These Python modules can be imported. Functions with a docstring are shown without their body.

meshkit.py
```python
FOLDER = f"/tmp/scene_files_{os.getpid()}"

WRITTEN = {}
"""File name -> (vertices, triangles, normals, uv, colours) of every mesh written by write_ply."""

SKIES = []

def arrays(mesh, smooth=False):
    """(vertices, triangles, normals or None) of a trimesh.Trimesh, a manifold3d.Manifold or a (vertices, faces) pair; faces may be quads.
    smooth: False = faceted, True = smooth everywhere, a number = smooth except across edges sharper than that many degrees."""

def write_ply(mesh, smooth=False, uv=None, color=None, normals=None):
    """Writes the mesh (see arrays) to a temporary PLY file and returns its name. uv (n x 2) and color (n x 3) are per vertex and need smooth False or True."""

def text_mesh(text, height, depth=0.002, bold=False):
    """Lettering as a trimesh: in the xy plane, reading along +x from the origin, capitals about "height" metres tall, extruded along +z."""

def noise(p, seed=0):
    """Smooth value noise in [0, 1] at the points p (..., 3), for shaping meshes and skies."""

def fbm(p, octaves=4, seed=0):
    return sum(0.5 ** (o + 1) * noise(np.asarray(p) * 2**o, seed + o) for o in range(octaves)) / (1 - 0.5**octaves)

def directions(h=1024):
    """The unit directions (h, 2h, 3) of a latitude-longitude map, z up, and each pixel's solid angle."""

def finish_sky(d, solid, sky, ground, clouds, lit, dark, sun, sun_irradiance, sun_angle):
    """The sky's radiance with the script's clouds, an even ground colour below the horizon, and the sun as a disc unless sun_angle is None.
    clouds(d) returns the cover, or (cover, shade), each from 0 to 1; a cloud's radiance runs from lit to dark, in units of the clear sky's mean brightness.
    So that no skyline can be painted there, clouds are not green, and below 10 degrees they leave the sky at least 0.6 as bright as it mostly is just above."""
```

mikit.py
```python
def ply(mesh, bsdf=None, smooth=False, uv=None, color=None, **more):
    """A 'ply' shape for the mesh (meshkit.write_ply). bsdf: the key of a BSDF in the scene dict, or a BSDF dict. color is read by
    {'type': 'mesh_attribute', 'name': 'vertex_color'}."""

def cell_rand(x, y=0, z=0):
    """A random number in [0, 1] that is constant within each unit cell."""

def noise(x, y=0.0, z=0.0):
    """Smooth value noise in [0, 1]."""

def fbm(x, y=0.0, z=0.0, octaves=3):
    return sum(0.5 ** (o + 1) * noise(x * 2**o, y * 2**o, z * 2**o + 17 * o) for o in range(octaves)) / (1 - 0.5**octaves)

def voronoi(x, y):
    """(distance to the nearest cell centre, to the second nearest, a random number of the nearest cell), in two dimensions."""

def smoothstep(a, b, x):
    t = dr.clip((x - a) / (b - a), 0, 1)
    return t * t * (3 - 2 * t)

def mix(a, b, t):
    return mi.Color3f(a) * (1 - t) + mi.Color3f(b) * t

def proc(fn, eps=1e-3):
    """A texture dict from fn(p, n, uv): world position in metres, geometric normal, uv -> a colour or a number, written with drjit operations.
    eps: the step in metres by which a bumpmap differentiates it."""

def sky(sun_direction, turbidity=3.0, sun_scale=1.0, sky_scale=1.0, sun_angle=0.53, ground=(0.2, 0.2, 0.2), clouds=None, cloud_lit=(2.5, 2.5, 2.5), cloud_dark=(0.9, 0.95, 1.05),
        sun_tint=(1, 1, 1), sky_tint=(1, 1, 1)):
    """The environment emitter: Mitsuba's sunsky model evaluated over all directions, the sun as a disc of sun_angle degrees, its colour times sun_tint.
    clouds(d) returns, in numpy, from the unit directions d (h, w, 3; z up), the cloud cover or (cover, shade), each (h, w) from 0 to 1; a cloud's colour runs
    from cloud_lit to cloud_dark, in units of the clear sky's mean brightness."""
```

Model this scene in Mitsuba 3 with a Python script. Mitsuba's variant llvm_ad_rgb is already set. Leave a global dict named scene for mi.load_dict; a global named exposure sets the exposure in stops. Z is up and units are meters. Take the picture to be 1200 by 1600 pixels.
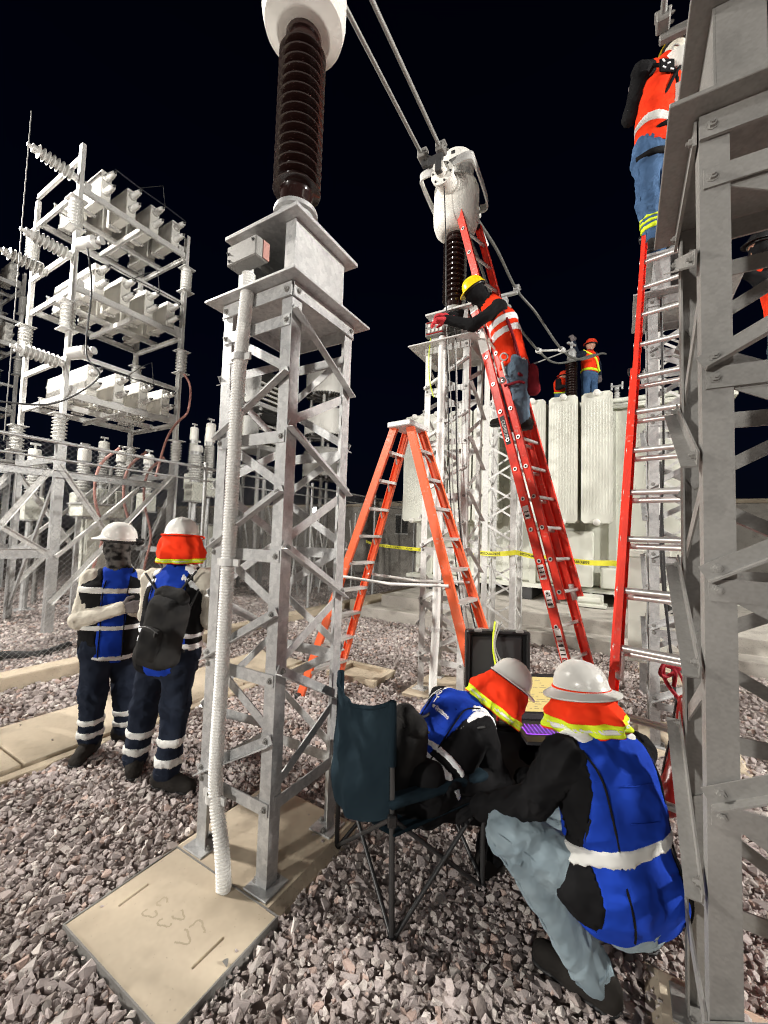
import math, numpy as np, mitsuba as mi, drjit as dr, mikit, meshkit
from mikit import proc, noise, fbm, voronoi, cell_rand, smoothstep, mix
from scipy.spatial import ConvexHull

# ---------------------------------------------------------------- camera, sky, lamps, exposure
EYE = np.array([0.0, 0.0, 1.68])
PITCH, ROLL, AZ = np.radians([3.17, 1.79, 30.5])
_h = np.array([math.cos(AZ), math.sin(AZ), 0]); _r = np.array([math.sin(AZ), -math.cos(AZ), 0]); _z = np.array([0, 0, 1.0])
_fw = math.cos(PITCH) * _h + math.sin(PITCH) * _z
_up = -math.sin(PITCH) * _h + math.cos(PITCH) * _z
_up = math.cos(ROLL) * _up - math.sin(ROLL) * _r
T = mi.ScalarTransform4f
scene, labels = {'type': 'scene'}, {}
scene['camera'] = {'type': 'perspective', 'fov': 2 * math.degrees(math.atan(600 / 634)), 'fov_axis': 'x', 'near_clip': 0.05, 'far_clip': 900.0,
                   'to_world': T().look_at(origin=EYE.tolist(), target=(EYE + _fw).tolist(), up=_up.tolist())}
# a night sky: the sun is down, only a trace of deep blue is left
scene['sky'] = {**mikit.sky([0.3, -0.9, 0.12], turbidity=3.0, sun_scale=0.0, sky_scale=0.03, sky_tint=(0.5, 0.75, 2.6), ground=(0.05, 0.05, 0.05)), 'sampling_weight': 0.06}
# unseen floodlights outside the frame, placed to light the yard; the last is added fill: (foot of the mast, height, point aimed at, radiance, number of heads)
UNSEEN_FLOODS = [((-0.6, 9.6), 7.4, (1.7, 2.6, 0.3), (1560, 1480, 1350), 1),  # out of view left, placed to light the lid and near gravel
          ((-12.5, 6.2), 4.0, (4.6, 1.7, 2.6), (1560, 1500, 1380), 1),  # out of view behind, placed to light the middle tower and radiators
          ((3.9, -8.6), 6.4, (1.7, 1.6, 1.6), (1650, 1590, 1470), 1),  # out of view right, placed to light the near tower's right faces
          ((-9.0, -4.5), 8.0, (5.0, 5.0, 1.0), (230, 224, 210), 1)]  # added fill lamp behind right, lifts the blacks
exposure = 0.0

# ---------------------------------------------------------------- helpers
def A(*x): return np.array(x, float)
def unit(v):
    v = np.asarray(v, float); return v / (np.linalg.norm(v) + 1e-12)
def cat(ms):
    vs, fs, n = [], [], 0
    for v, f in ms:
        vs.append(v); fs.append(np.asarray(f) + n); n += len(v)
    return np.vstack(vs), np.vstack(fs)
def move(m, t): return m[0] + np.asarray(t, float), m[1]
def rotz(a):
    c, s = math.cos(a), math.sin(a); return np.array([[c, -s, 0], [s, c, 0], [0, 0, 1.0]])
def xf(m, R=None, t=(0, 0, 0)):
    v = m[0] if R is None else m[0] @ np.asarray(R).T
    return v + np.asarray(t, float), m[1]
def hull(p):
    h = ConvexHull(p); c = h.points[h.vertices].mean(0); f = h.simplices.copy()
    n = np.cross(p[f[:, 1]] - p[f[:, 0]], p[f[:, 2]] - p[f[:, 0]])
    bad = (n * (p[f[:, 0]] - c)).sum(1) < 0
    f[bad] = f[bad][:, ::-1]
    used, inv = np.unique(f, return_inverse=True)
    return p[used], inv.reshape(-1, 3)
def _cb(s, c):
    out = []
    for sx in (-1, 1):
        for sy in (-1, 1):
            for sz in (-1, 1):
                for k in range(3):
                    d = np.array([sx * s[0], sy * s[1], sz * s[2]]) / 2 - np.array([sx, sy, sz]) * c * (np.arange(3) != k)
                    out.append(d)
    return np.array(out)
_CBF = None
def box(c, s, R=None, ch=0.0):
    """A box with its centre at c and size s, edges chamfered by ch."""
    global _CBF
    if _CBF is None:
        p = _cb((1, 1, 1), 0.1); hh = ConvexHull(p); f = hh.simplices.copy()
        n = np.cross(p[f[:, 1]] - p[f[:, 0]], p[f[:, 2]] - p[f[:, 0]]); bad = (n * p[f].mean(1)).sum(1) < 0
        f[bad] = f[bad][:, ::-1]; _CBF = f
    if ch <= 0:
        v = np.array([[x, y, z] for x in (-.5, .5) for y in (-.5, .5) for z in (-.5, .5)]) * np.asarray(s, float)
        f = np.array([[0, 1, 3], [0, 3, 2], [4, 6, 7], [4, 7, 5], [0, 4, 5], [0, 5, 1], [2, 3, 7], [2, 7, 6], [0, 2, 6], [0, 6, 4], [1, 5, 7], [1, 7, 3]])
    else:
        v, f = _cb(s, min(ch, 0.45 * min(s))), _CBF
    return xf((v, f), R, c)
def box2(lo, hi, ch=0.0):
    lo, hi = np.asarray(lo, float), np.asarray(hi, float); return box((lo + hi) / 2, hi - lo, None, ch)
def frame(a, b, ref):
    """Axes (side, other, along) of a bar from a to b; side is ref made square to the bar."""
    d = unit(np.asarray(b, float) - a); s = np.asarray(ref, float) - d * np.dot(ref, d)
    s = unit(s); return s, np.cross(d, s), d
def prism(poly, a, b, s, o, f_fan=True):
    """The 2D polygon (in axes s, o) swept straight from a to b (convex or L-shaped, star-shaped about vertex 0)."""
    poly = np.asarray(poly, float); n = len(poly)
    base = poly[:, :1] * s + poly[:, 1:] * o
    v = np.vstack([base + a, base + b])
    f = []
    for i in range(n):
        j = (i + 1) % n; f += [[i, j, j + n], [i, j + n, i + n]]
    for i in range(1, n - 1):
        f += [[0, i + 1, i], [n, n + i, n + i + 1]]
    v, f = v, np.array(f)
    c = np.cross(s, o)
    if np.dot(c, np.asarray(b) - a) < 0: f = f[:, ::-1]
    return v, f
def angle(a, b, ref, w=0.05, t=0.005, w2=None, sgn=1):
    """Steel angle: corner line a-b, one flange along ref, the other along ref x bar."""
    a, b = np.asarray(a, float), np.asarray(b, float)
    s, o, d = frame(a, b, ref); o = o * sgn; w2 = w2 or w
    return prism([(t, t), (t, w2), (0, w2), (0, 0), (w, 0), (w, t)], a, b, s, o)
def flat(a, b, ref, w=0.05, t=0.006):
    a, b = np.asarray(a, float), np.asarray(b, float); s, o, d = frame(a, b, ref)
    return prism([(-w / 2, -t / 2), (w / 2, -t / 2), (w / 2, t / 2), (-w / 2, t / 2)], a, b, s, o)
def channel(a, b, ref, w=0.06, dp=0.03, t=0.005):
    """C-profile: web square to ref, flanges towards ref."""
    a, b = np.asarray(a, float), np.asarray(b, float); s, o, d = frame(a, b, ref)
    return cat([prism([(0, -w / 2), (t, -w / 2), (t, w / 2), (0, w / 2)], a, b, s, o), prism([(t, w / 2 - t), (dp, w / 2 - t), (dp, w / 2), (t, w / 2)], a, b, s, o), prism([(t, -w / 2), (dp, -w / 2), (dp, -w / 2 + t), (t, -w / 2 + t)], a, b, s, o)])
def curve(pts, n):
    """Catmull-Rom curve through the points."""
    p = np.asarray(pts, float); q = np.vstack([2 * p[0] - p[1], p, 2 * p[-1] - p[-2]]); out = []
    for i in range(len(p) - 1):
        for k in range(n):
            t = k / n; a, b, c, d = q[i:i + 4]
            out.append(0.5 * (2 * b + (c - a) * t + (2 * a - 5 * b + 4 * c - d) * t * t + (3 * b - a - 3 * c + d) * t ** 3))
    return np.array(out + [p[-1]])
def tube(path, r, n=10, cap=True, up=(0.31, 0.22, 0.93)):
    p = np.asarray(path, float); m = len(p); r = np.broadcast_to(r, m)
    d = np.gradient(p, axis=0); d /= np.linalg.norm(d, axis=1, keepdims=True) + 1e-12
    u = unit(np.cross(d[0], up)) if abs(np.dot(d[0], unit(up))) < 0.98 else unit(np.cross(d[0], [1, 0, 0]))
    v = []; an = np.arange(n) / n * 2 * np.pi
    for i in range(m):
        u = unit(u - d[i] * np.dot(u, d[i])); w = np.cross(d[i], u)
        v.append(p[i] + r[i] * (np.cos(an)[:, None] * u + np.sin(an)[:, None] * w))
    v = np.vstack(v); i = np.arange(n); j = (i + 1) % n; f = []
    for k in range(m - 1):
        f += [np.stack([k * n + i, k * n + j, (k + 1) * n + j], 1), np.stack([k * n + i, (k + 1) * n + j, (k + 1) * n + i], 1)]
    if cap:
        v = np.vstack([v, p[0], p[-1]]); c = m * n
        f += [np.stack([j, i, i * 0 + c], 1), np.stack([(m - 1) * n + i, (m - 1) * n + j, i * 0 + c + 1], 1)]
    return v, np.vstack(f)
def rod(a, b, r, n=10): return tube([a, b], r, n)
def lathe(prof, n=24, axis=(0, 0, 1), at=(0, 0, 0), ref=(1, 0, 0.01)):
    """Profile [(radius, height)...] turned about axis at the point at."""
    ax = unit(axis); s = unit(np.asarray(ref, float) - ax * np.dot(ref, ax)); o = np.cross(ax, s)
    an = np.arange(n) / n * 2 * np.pi; ring = np.cos(an)[:, None] * s + np.sin(an)[:, None] * o
    p = np.asarray(prof, float); v = np.vstack([np.asarray(at) + r * ring + h * ax for r, h in p]); i = np.arange(n); j = (i + 1) % n; f = []
    for k in range(len(p) - 1):
        f += [np.stack([k * n + i, k * n + j, (k + 1) * n + j], 1), np.stack([k * n + i, (k + 1) * n + j, (k + 1) * n + i], 1)]
    return v, np.vstack(f)
def insulator(a, b, r, core, pitch, n=20, top=None):
    """Ribbed porcelain between the points a and b: (ribs, metal caps)."""
    a, b = np.asarray(a, float), np.asarray(b, float); L = np.linalg.norm(b - a); ax = (b - a) / L; e = min(0.09 * L, 0.1)
    k = max(2, int(round((L - 2 * e) / pitch))); q = (L - 2 * e) / k; prof = [(0, e * .9), (core, e * .9)]
    r1 = r if top is None else top
    for i in range(k):
        h = e + i * q; rr = r + (r1 - r) * (i + .5) / k
        prof += [(core, h), (core + .15 * (rr - core), h + .30 * q), (rr * .97, h + .44 * q), (rr, h + .52 * q), (rr * .98, h + .60 * q), (core, h + .95 * q)]
    prof += [(core, L - e * .9), (0, L - e * .9)]
    cp = [(0, 0), (core * 1.15, 0), (core * 1.15, e * .3), (core * 1.02, e * .35), (core * 1.02, e), (0, e)]
    return lathe(prof, n, ax, a, (.3, .9, .1)), [lathe(cp, n, ax, a, (.3, .9, .1)), lathe(cp, n, -ax, b, (.3, .9, .1))]
def smin(a, b, k):
    h = np.clip(0.5 + 0.5 * (b - a) / k, 0, 1); return b + (a - b) * h - k * h * (1 - h)

_used = {}
def numbered(k):
    n = _used.get(k, 0); _used[k] = n + 1
    return k if n == 0 else f'{k}_{n:03d}'
def put(key, mesh, mat, smooth=False, color=None, uv=None):
    if mat in CLOTH: mat, color, smooth = ('tape_cloth' if mat in ('reflective', 'reflective_white', 'lime') else 'cloth'), dyed(mesh, mat), bool(smooth)
    scene[key] = mikit.ply(mesh, mat, smooth, uv=uv, color=color); return key
class Thing:
    def __init__(self, name, label, cat_, group=None, kind=None):
        self.key = numbered(name)
        labels[self.key] = {'label': label, 'category': cat_}
        if group: labels[self.key]['group'] = group
    def part(self, name, mesh, mat, smooth=False, label=None, kind=None, under=None, color=None):
        k = numbered(f'{under or self.key}__{name}'); put(k, mesh, mat, smooth, color)
        if label or kind:
            labels[k] = {}
            if label: labels[k]['label'] = label
            if kind: labels[k]['kind'] = kind
        return k
    def parts(self, name, meshes, mat, smooth=False):
        for m in meshes: self.part(name, m, mat, smooth)
def puts(key, meshes, mat, smooth=False):
    for m in meshes: put(numbered(key), m, mat, smooth)
def thing(name, mesh, mat, label, cat_, group=None, smooth=False, color=None):
    k = numbered(name); put(k, mesh, mat, smooth, color); labels[k] = {'label': label, 'category': cat_}
    if group: labels[k]['group'] = group
    return k
def structure(name, mesh, mat, smooth=False, label=None, color=None):
    k = numbered(name); put(k, mesh, mat, smooth, color); labels[k] = {'kind': 'structure', 'label': label or name.replace('_', ' ')}
    return k

# ---------------------------------------------------------------- materials
def C3(r, g, b): return {'type': 'rgb', 'value': [r, g, b]}
def pbr(key, col, rough=0.6, metal=0.0, spec=0.5, **k):
    c = proc(col) if callable(col) else C3(*col)
    r = proc(rough) if callable(rough) else rough
    scene[key] = {'type': 'twosided', 'b': {'type': 'principled', 'base_color': c, 'roughness': r, 'metallic': metal, 'specular': spec, **k}}
def bumped(key, col, rough, hfn, scale=1.0, eps=1e-3, metal=0.0, spec=0.5, **k):
    c = proc(col) if callable(col) else C3(*col)
    scene[key] = {'type': 'twosided', 'b': {'type': 'bumpmap', 'scale': scale, 't': proc(hfn, eps), 'b': {'type': 'principled', 'base_color': c, 'roughness': rough, 'metallic': metal, 'specular': spec, **k}}}
def _galv(lo, hi, s=46.0, sp=.40):
    def f(p, n, uv):
        flat_ = dr.abs(n.z) > .7
        _, _, w = voronoi(dr.select(flat_, p.x, p.x + p.y) * s, dr.select(flat_, p.y, p.z) * s)
        big = fbm(p.x * 5, p.y * 5, p.z * 3.2, 3)
        st = smoothstep(.58, .74, fbm(p.x * 14 + 3, p.y * 14, p.z * 9, 3))
        t = dr.clip(sp * w + 0.75 * big + .28 * noise(p.x * 160, p.y * 160, p.z * 160) - 0.24, 0, 1)
        return mix(lo, hi, t) * (1 - 0.12 * st)
    return f
pbr('galvanised', _galv((.34, .345, .35), (.62, .62, .615)), 0.46, 0.45)
pbr('galvanised_old', _galv((.185, .180, .172), (.33, .322, .308), 95, .14), 0.55, 0.3)
pbr('galvanised_pale', _galv((.52, .52, .51), (.72, .715, .70), 60), 0.5, 0.2)
def _conc(a, b, dark):
    def f(p, n, uv):
        big = fbm(p.x * 2.1, p.y * 2.1, p.z * 2.1, 3); fine = fbm(p.x * 60, p.y * 60, p.z * 60, 2)
        st = smoothstep(.50, .74, fbm(p.x * 5.3 + 9, p.y * 5.3, p.z * 5 + 3, 4))
        pit = smoothstep(.80, .86, noise(p.x * 120, p.y * 120, p.z * 120))
        return mix(mix(a, b, dr.clip(big * 1.1 + .35 * (fine - .5), 0, 1)), dark, .45 * st + .35 * pit)
    return f
bumped('concrete', _conc((.44, .365, .27), (.58, .50, .39), (.30, .245, .18)), .85, lambda p, n, uv: fbm(p.x * 70, p.y * 70, p.z * 70, 2), .0016, spec=.25)
bumped('concrete_grey', _conc((.34, .32, .29), (.48, .45, .41), (.20, .18, .16)), .88, lambda p, n, uv: fbm(p.x * 40, p.y * 40, p.z * 40, 3), .004, spec=.2)
bumped('soil', lambda p, n, uv: mix((.22, .19, .178), (.38, .33, .31), fbm(p.x * 19, p.y * 19, 0., 3)), .95, lambda p, n, uv: fbm(p.x * 26, p.y * 26, 0., 2), .02, spec=.1)
scene['stone'] = {'type': 'twosided', 'b': {'type': 'principled', 'base_color': {'type': 'mesh_attribute', 'name': 'vertex_color'}, 'roughness': .82, 'specular': .3}}
def _paint(c, d, k=.35):
    return lambda p, n, uv: mix(c, d, k * smoothstep(.45, .75, fbm(p.x * 6, p.y * 6, p.z * 2.4, 3)) + .10 * fbm(p.x * 17, p.y * 17, p.z * 17, 2))
pbr('white_paint', _paint((.74, .73, .69), (.55, .53, .48)), .42)
pbr('cream_paint', _paint((.66, .67, .60), (.50, .50, .44), .5), .45)
pbr('grey_porcelain', _paint((.60, .60, .58), (.42, .41, .39)), .28)
pbr('brown_porcelain', (.014, .0042, .0034), .12, spec=.6, clearcoat=1.0, clearcoat_gloss=.96)
pbr('aluminium', _paint((.66, .65, .63), (.48, .47, .45), .6), .38, .55)
pbr('cable_grey', (.30, .30, .29), .5, .3)
pbr('cable_dark', (.14, .14, .132), .5, .2)
pbr('black_rubber', (.018, .018, .019), .6)
pbr('black_plastic', (.014, .014, .015), .38)
pbr('dark_metal', (.07, .07, .072), .42, .5)
pbr('pvc_white', _paint((.78, .78, .76), (.62, .60, .56)), .38)
def _fg(c, d):
    def f(p, n, uv):
        sc = smoothstep(.70, .80, noise(p.x * 55, p.y * 55, p.z * 55)) * smoothstep(.5, .7, fbm(p.x * 8 + 5, p.y * 8, p.z * 8, 3))
        return mix(mix(c, d, .8 * smoothstep(.42, .72, fbm(p.x * 9, p.y * 9, p.z * 5, 3)) + .2 * noise(p.x * 150, p.y * 150, p.z * 30)), (.60, .40, .34), .45 * sc)
    return f
pbr('orange_fibreglass', _fg((.86, .125, .035), (.72, .14, .06)), .38)
pbr('red_fibreglass', _fg((.82, .045, .024), (.66, .05, .034)), .36)
pbr('sticker_white', (.78, .77, .74), .5)
pbr('print_black', (.02, .02, .02), .6)
pbr('print_red', (.55, .03, .03), .6)
pbr('tape_yellow', (.78, .74, .05), .45)
pbr('red_cord', (.33, .012, .025), .75)
pbr('red_vinyl', (.26, .013, .012), .28)
pbr('copper_pink', (.42, .20, .17), .55)
pbr('rope_white', (.62, .58, .50), .85)
pbr('lime_yellow', (.70, .85, .03), .6)
# cloth: two weaves share the colour that each garment's mesh carries (dye, faded unevenly)
def _wv(p, n, uv): return .5 * fbm(p.x * 42, p.y * 42, p.z * 34, 3) + .12 * noise(p.x * 600, p.y * 600, p.z * 600)
for _k, _ro, _sc in (('cloth', .88, .006), ('tape_cloth', .5, .002)):
    scene[_k] = {'type': 'twosided', 'b': {'type': 'bumpmap', 'scale': _sc, 't': proc(_wv, 1.5e-3), 'b': {'type': 'principled', 'base_color': {'type': 'mesh_attribute', 'name': 'vertex_color'}, 'roughness': _ro, 'specular': .12, 'sheen': .04}}}
CLOTH = dict(cloth_blue=((.012, .052, .42), (.008, .035, .30)), cloth_black=((.006, .006, .007), (.012, .012, .013)), bag_black=((.012, .012, .013), (.030, .029, .028)), cloth_navy=((.010, .014, .026), (.018, .024, .040)),
             cloth_cream=((.64, .60, .51), (.54, .50, .43)), cloth_jeans_light=((.27, .34, .38), (.19, .25, .29)), cloth_jeans_mid=((.13, .19, .25), (.09, .13, .18)),
             cloth_jeans_blue=((.065, .125, .24), (.045, .09, .18)), cloth_fluo_orange=((.88, .050, .012), (.74, .035, .010)), cloth_teal_dark=((.008, .017, .025), (.014, .027, .037)),
             cloth_camo=((.008, .008, .008), (.10, .095, .09)), reflective=((.58, .58, .55), (.72, .72, .70)), reflective_white=((.80, .81, .82), (.90, .90, .90)), lime=((.70, .85, .03), (.62, .76, .03)),
             cloth_maroon=((.22, .02, .03), (.14, .012, .018)), glove_grey=((.10, .085, .09), (.16, .14, .14)), glove_red=((.62, .06, .07), (.48, .04, .05)), boot_black=((.020, .018, .017), (.034, .031, .028)))
def dyed(mesh, name):
    c, d = (np.array(x) for x in CLOTH[name]); v = np.asarray(mesh[0]); s = 32. if name == 'cloth_camo' else 13.
    t = meshkit.fbm(v * s, 3, 5)[:, None]; t = np.clip((t - .5) * (6 if name == 'cloth_camo' else 2) + .5, 0, 1)
    return c + (d - c) * t
pbr('skin', (.42, .22, .15), .5)
pbr('helmet_white', _paint((.76, .75, .71), (.62, .60, .55), .25), .22, clearcoat=.5)
pbr('helmet_grey', _paint((.58, .57, .54), (.46, .45, .43), .3), .25, clearcoat=.5)
pbr('helmet_yellow', (.80, .58, .01), .25, clearcoat=.5)
pbr('helmet_red', (.70, .05, .02), .25, clearcoat=.5)

# ---------------------------------------------------------------- the setting: ground, gravel, trench lids, kerbs
structure('ground', box2((-150, -150, -1.0), (220, 220, 0.0)), 'soil', label='dark stony soil under the gravel')

SLAB = (0.86, 1.25, 1.352, 1.955)          # lid of the manhole beside the tower
PAD_A = (1.30, 1.27, 2.02, 2.00)
LIDS_Y = (3.42, 4.30)
rng = np.random.default_rng(7)
def _stones():
    shapes = []
    for k in range(26):
        p = rng.normal(size=(11 if k < 16 else 8, 3)); p /= np.linalg.norm(p, axis=1, keepdims=True)
        p *= rng.uniform(.75, 1.1, (len(p), 1)) * np.array([1.0, rng.uniform(.62, .95), rng.uniform(.48, .8)]); shapes.append(hull(p))
    pts = []
    # jittered grid, finer near the viewer
    def field(lo, hi, step):
        x, y = np.meshgrid(np.arange(-1.5, 15, step), np.arange(-8.0, 13.5, step)); p = np.stack([x.ravel(), y.ravel()], 1) + rng.uniform(-.5, .5, (x.size, 2)) * step
        d = np.hypot(p[:, 0], p[:, 1]); a = (np.degrees(np.arctan2(p[:, 1], p[:, 0])) - 30.5 + 180) % 360 - 180
        return p[(d >= lo) & (d < hi) & (np.abs(a) < 52)]
    for lo, hi, step, layers in ((.7, 4.2, .036, 2), (4.2, 8, .045, 1), (8, 14.5, .062, 1)):
        for l in range(layers): pts.append((field(lo, hi, step), l, hi))
    pts.append((field(.7, 3.4, .027), 2, 9.9)); V, F, Cc, n = [], [], [], 0
    for p, layer, hi in pts:
        keep = np.ones(len(p), bool)
        for x0, y0, x1, y1 in ((SLAB[0] - .005, SLAB[1] - .005, SLAB[2] + .005, SLAB[3] + .005), (PAD_A[0], PAD_A[1], PAD_A[2], PAD_A[3]), (-2, LIDS_Y[0] - .06, 4.1, LIDS_Y[1] + .06), (-3, 5.24, 16, 5.52), (6.86, -9, 20, 4.62), (3.83, 2.31, 4.36, 3.0), (3.82, 1.2, 4.68, 2.06)):
            keep &= ~((p[:, 0] > x0) & (p[:, 0] < x1) & (p[:, 1] > y0) & (p[:, 1] < y1))
        lx = (p[:, 0] > PAD_A[0] + .02) & (p[:, 0] < PAD_A[2] - .02) & (p[:, 1] > PAD_A[1] + .02) & (p[:, 1] < PAD_A[3] - .02) | (p[:, 0] > -2) & (p[:, 0] < 4.05) & (p[:, 1] > LIDS_Y[0]) & (p[:, 1] < LIDS_Y[1])
        ls = (p[:, 0] > SLAB[0] + .02) & (p[:, 0] < SLAB[2] - .02) & (p[:, 1] > SLAB[1] + .02) & (p[:, 1] < SLAB[3] - .02) & ((p[:, 0] < SLAB[0] + .1) | (p[:, 1] > SLAB[3] - .12) | (p[:, 1] < SLAB[1] + .1))
        stray = (lx & (rng.random(len(p)) < .011)) | (ls & (rng.random(len(p)) < .035)) if layer == 0 else lx & False; keep = keep | stray; top = np.where(stray, .058, 0)[keep]
        p = p[keep]
        z = .012 + .02 * meshkit.noise(np.c_[p * 2.3, p[:, :1] * 0], 3) + layer * .016 + rng.uniform(-.008, .01, len(p)); z = np.where(top > 0, top + .004, z)
        for q in range(len(p)):
            s = shapes[rng.integers(16) if hi < 8.1 else 16 + rng.integers(10)]
            r = rng.uniform(.012, .029) if rng.random() < .84 else rng.uniform(.029, .042)
            if top[q] > 0: r *= .55
            if hi == 9.9: r = rng.uniform(.005, .011); z[q] -= .012
            elif hi > 4.3: r *= 1.25
            if hi > 10: r *= 1.25
            a, b, g = rng.uniform(0, 6.28), rng.uniform(-.5, .5), rng.uniform(-.5, .5)
            ca, sa, cb, sb, cg, sg = math.cos(a), math.sin(a), math.cos(b), math.sin(b), math.cos(g), math.sin(g)
            R = np.array([[ca * cb, ca * sb * sg - sa * cg, ca * sb * cg + sa * sg], [sa * cb, sa * sb * sg + ca * cg, sa * sb * cg - ca * sg], [-sb, cb * sg, cb * cg]])
            v = s[0] @ (R.T * r) + (p[q, 0], p[q, 1], z[q])
            t = rng.random(); base = np.array([.425, .37, .358]) if t < .52 else np.array([.33, .28, .262]) if t < .74 else np.array([.56, .51, .48]) if t < .92 else np.array([.44, .33, .29])
            V.append(v); F.append(s[1] + n); n += len(v)
            Cc.append(np.repeat((base * rng.uniform(.72, 1.18))[None], len(v), 0))
    return (np.vstack(V), np.vstack(F)), np.vstack(Cc)
_m, _c = _stones()
put('gravel', _m, 'stone', False, _c)
labels['gravel'] = {'kind': 'stuff', 'label': 'pinkish grey crushed stone covering the whole yard', 'category': 'gravel'}

# manhole lid with a steel rim and two slots to lift it by, marks scratched in the concrete
x0, y0, x1, y1 = SLAB
t = Thing('manhole_cover', 'square tan concrete lid with two lifting slots and worn scribbles beside the near tower', 'manhole cover')
def _lid(lo, hi, z0, z1, slots):
    """A slab with open slots (x0, y0, x1, y1) cut in its top."""
    xs = sorted({lo[0], hi[0], *[s[0] for s in slots], *[s[2] for s in slots]}); ys = sorted({lo[1], hi[1], *[s[1] for s in slots], *[s[3] for s in slots]}); out = []
    import manifold3d as m3
    def mb(a, b): return m3.Manifold.cube((b[0] - a[0], b[1] - a[1], b[2] - a[2])).translate(tuple(map(float, a)))
    m = mb((*lo, z0), (*hi, z1))
    for s in slots:
        c = m3.Manifold.cube((s[2], s[3], .2), True).rotate((0, 0, s[4])).translate((s[0], s[1], z1 + .07)); m = m - c
    k = m.to_mesh(); return np.array(k.vert_properties[:, :3]), np.array(k.tri_verts)
t.part('slab', _lid((x0 + .008, y0 + .008), (x1 - .008, y1 - .008), .0, .062, [(1.088, 1.857, .130, .012, 0.6), (1.104, 1.369, .140, .013, -1.2)]), 'concrete')
import manifold3d as _m3
def _rim(x0, y0, x1, y1, w, z0, z1):
    return cat([box2((x0, y0, z0), (x1, y0 + w, z1)), box2((x0, y1 - w, z0), (x1, y1, z1)), box2((x0, y0 + w, z0), (x0 + w, y1 - w, z1)), box2((x1 - w, y0 + w, z0), (x1, y1 - w, z1))])
t.part('rim', _rim(x0, y0, x1, y1, .006, -.02, .066), 'galvanised_old')
pbr('worn_mark', (.40, .335, .25), .9, spec=.2)
_sc = []
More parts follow.
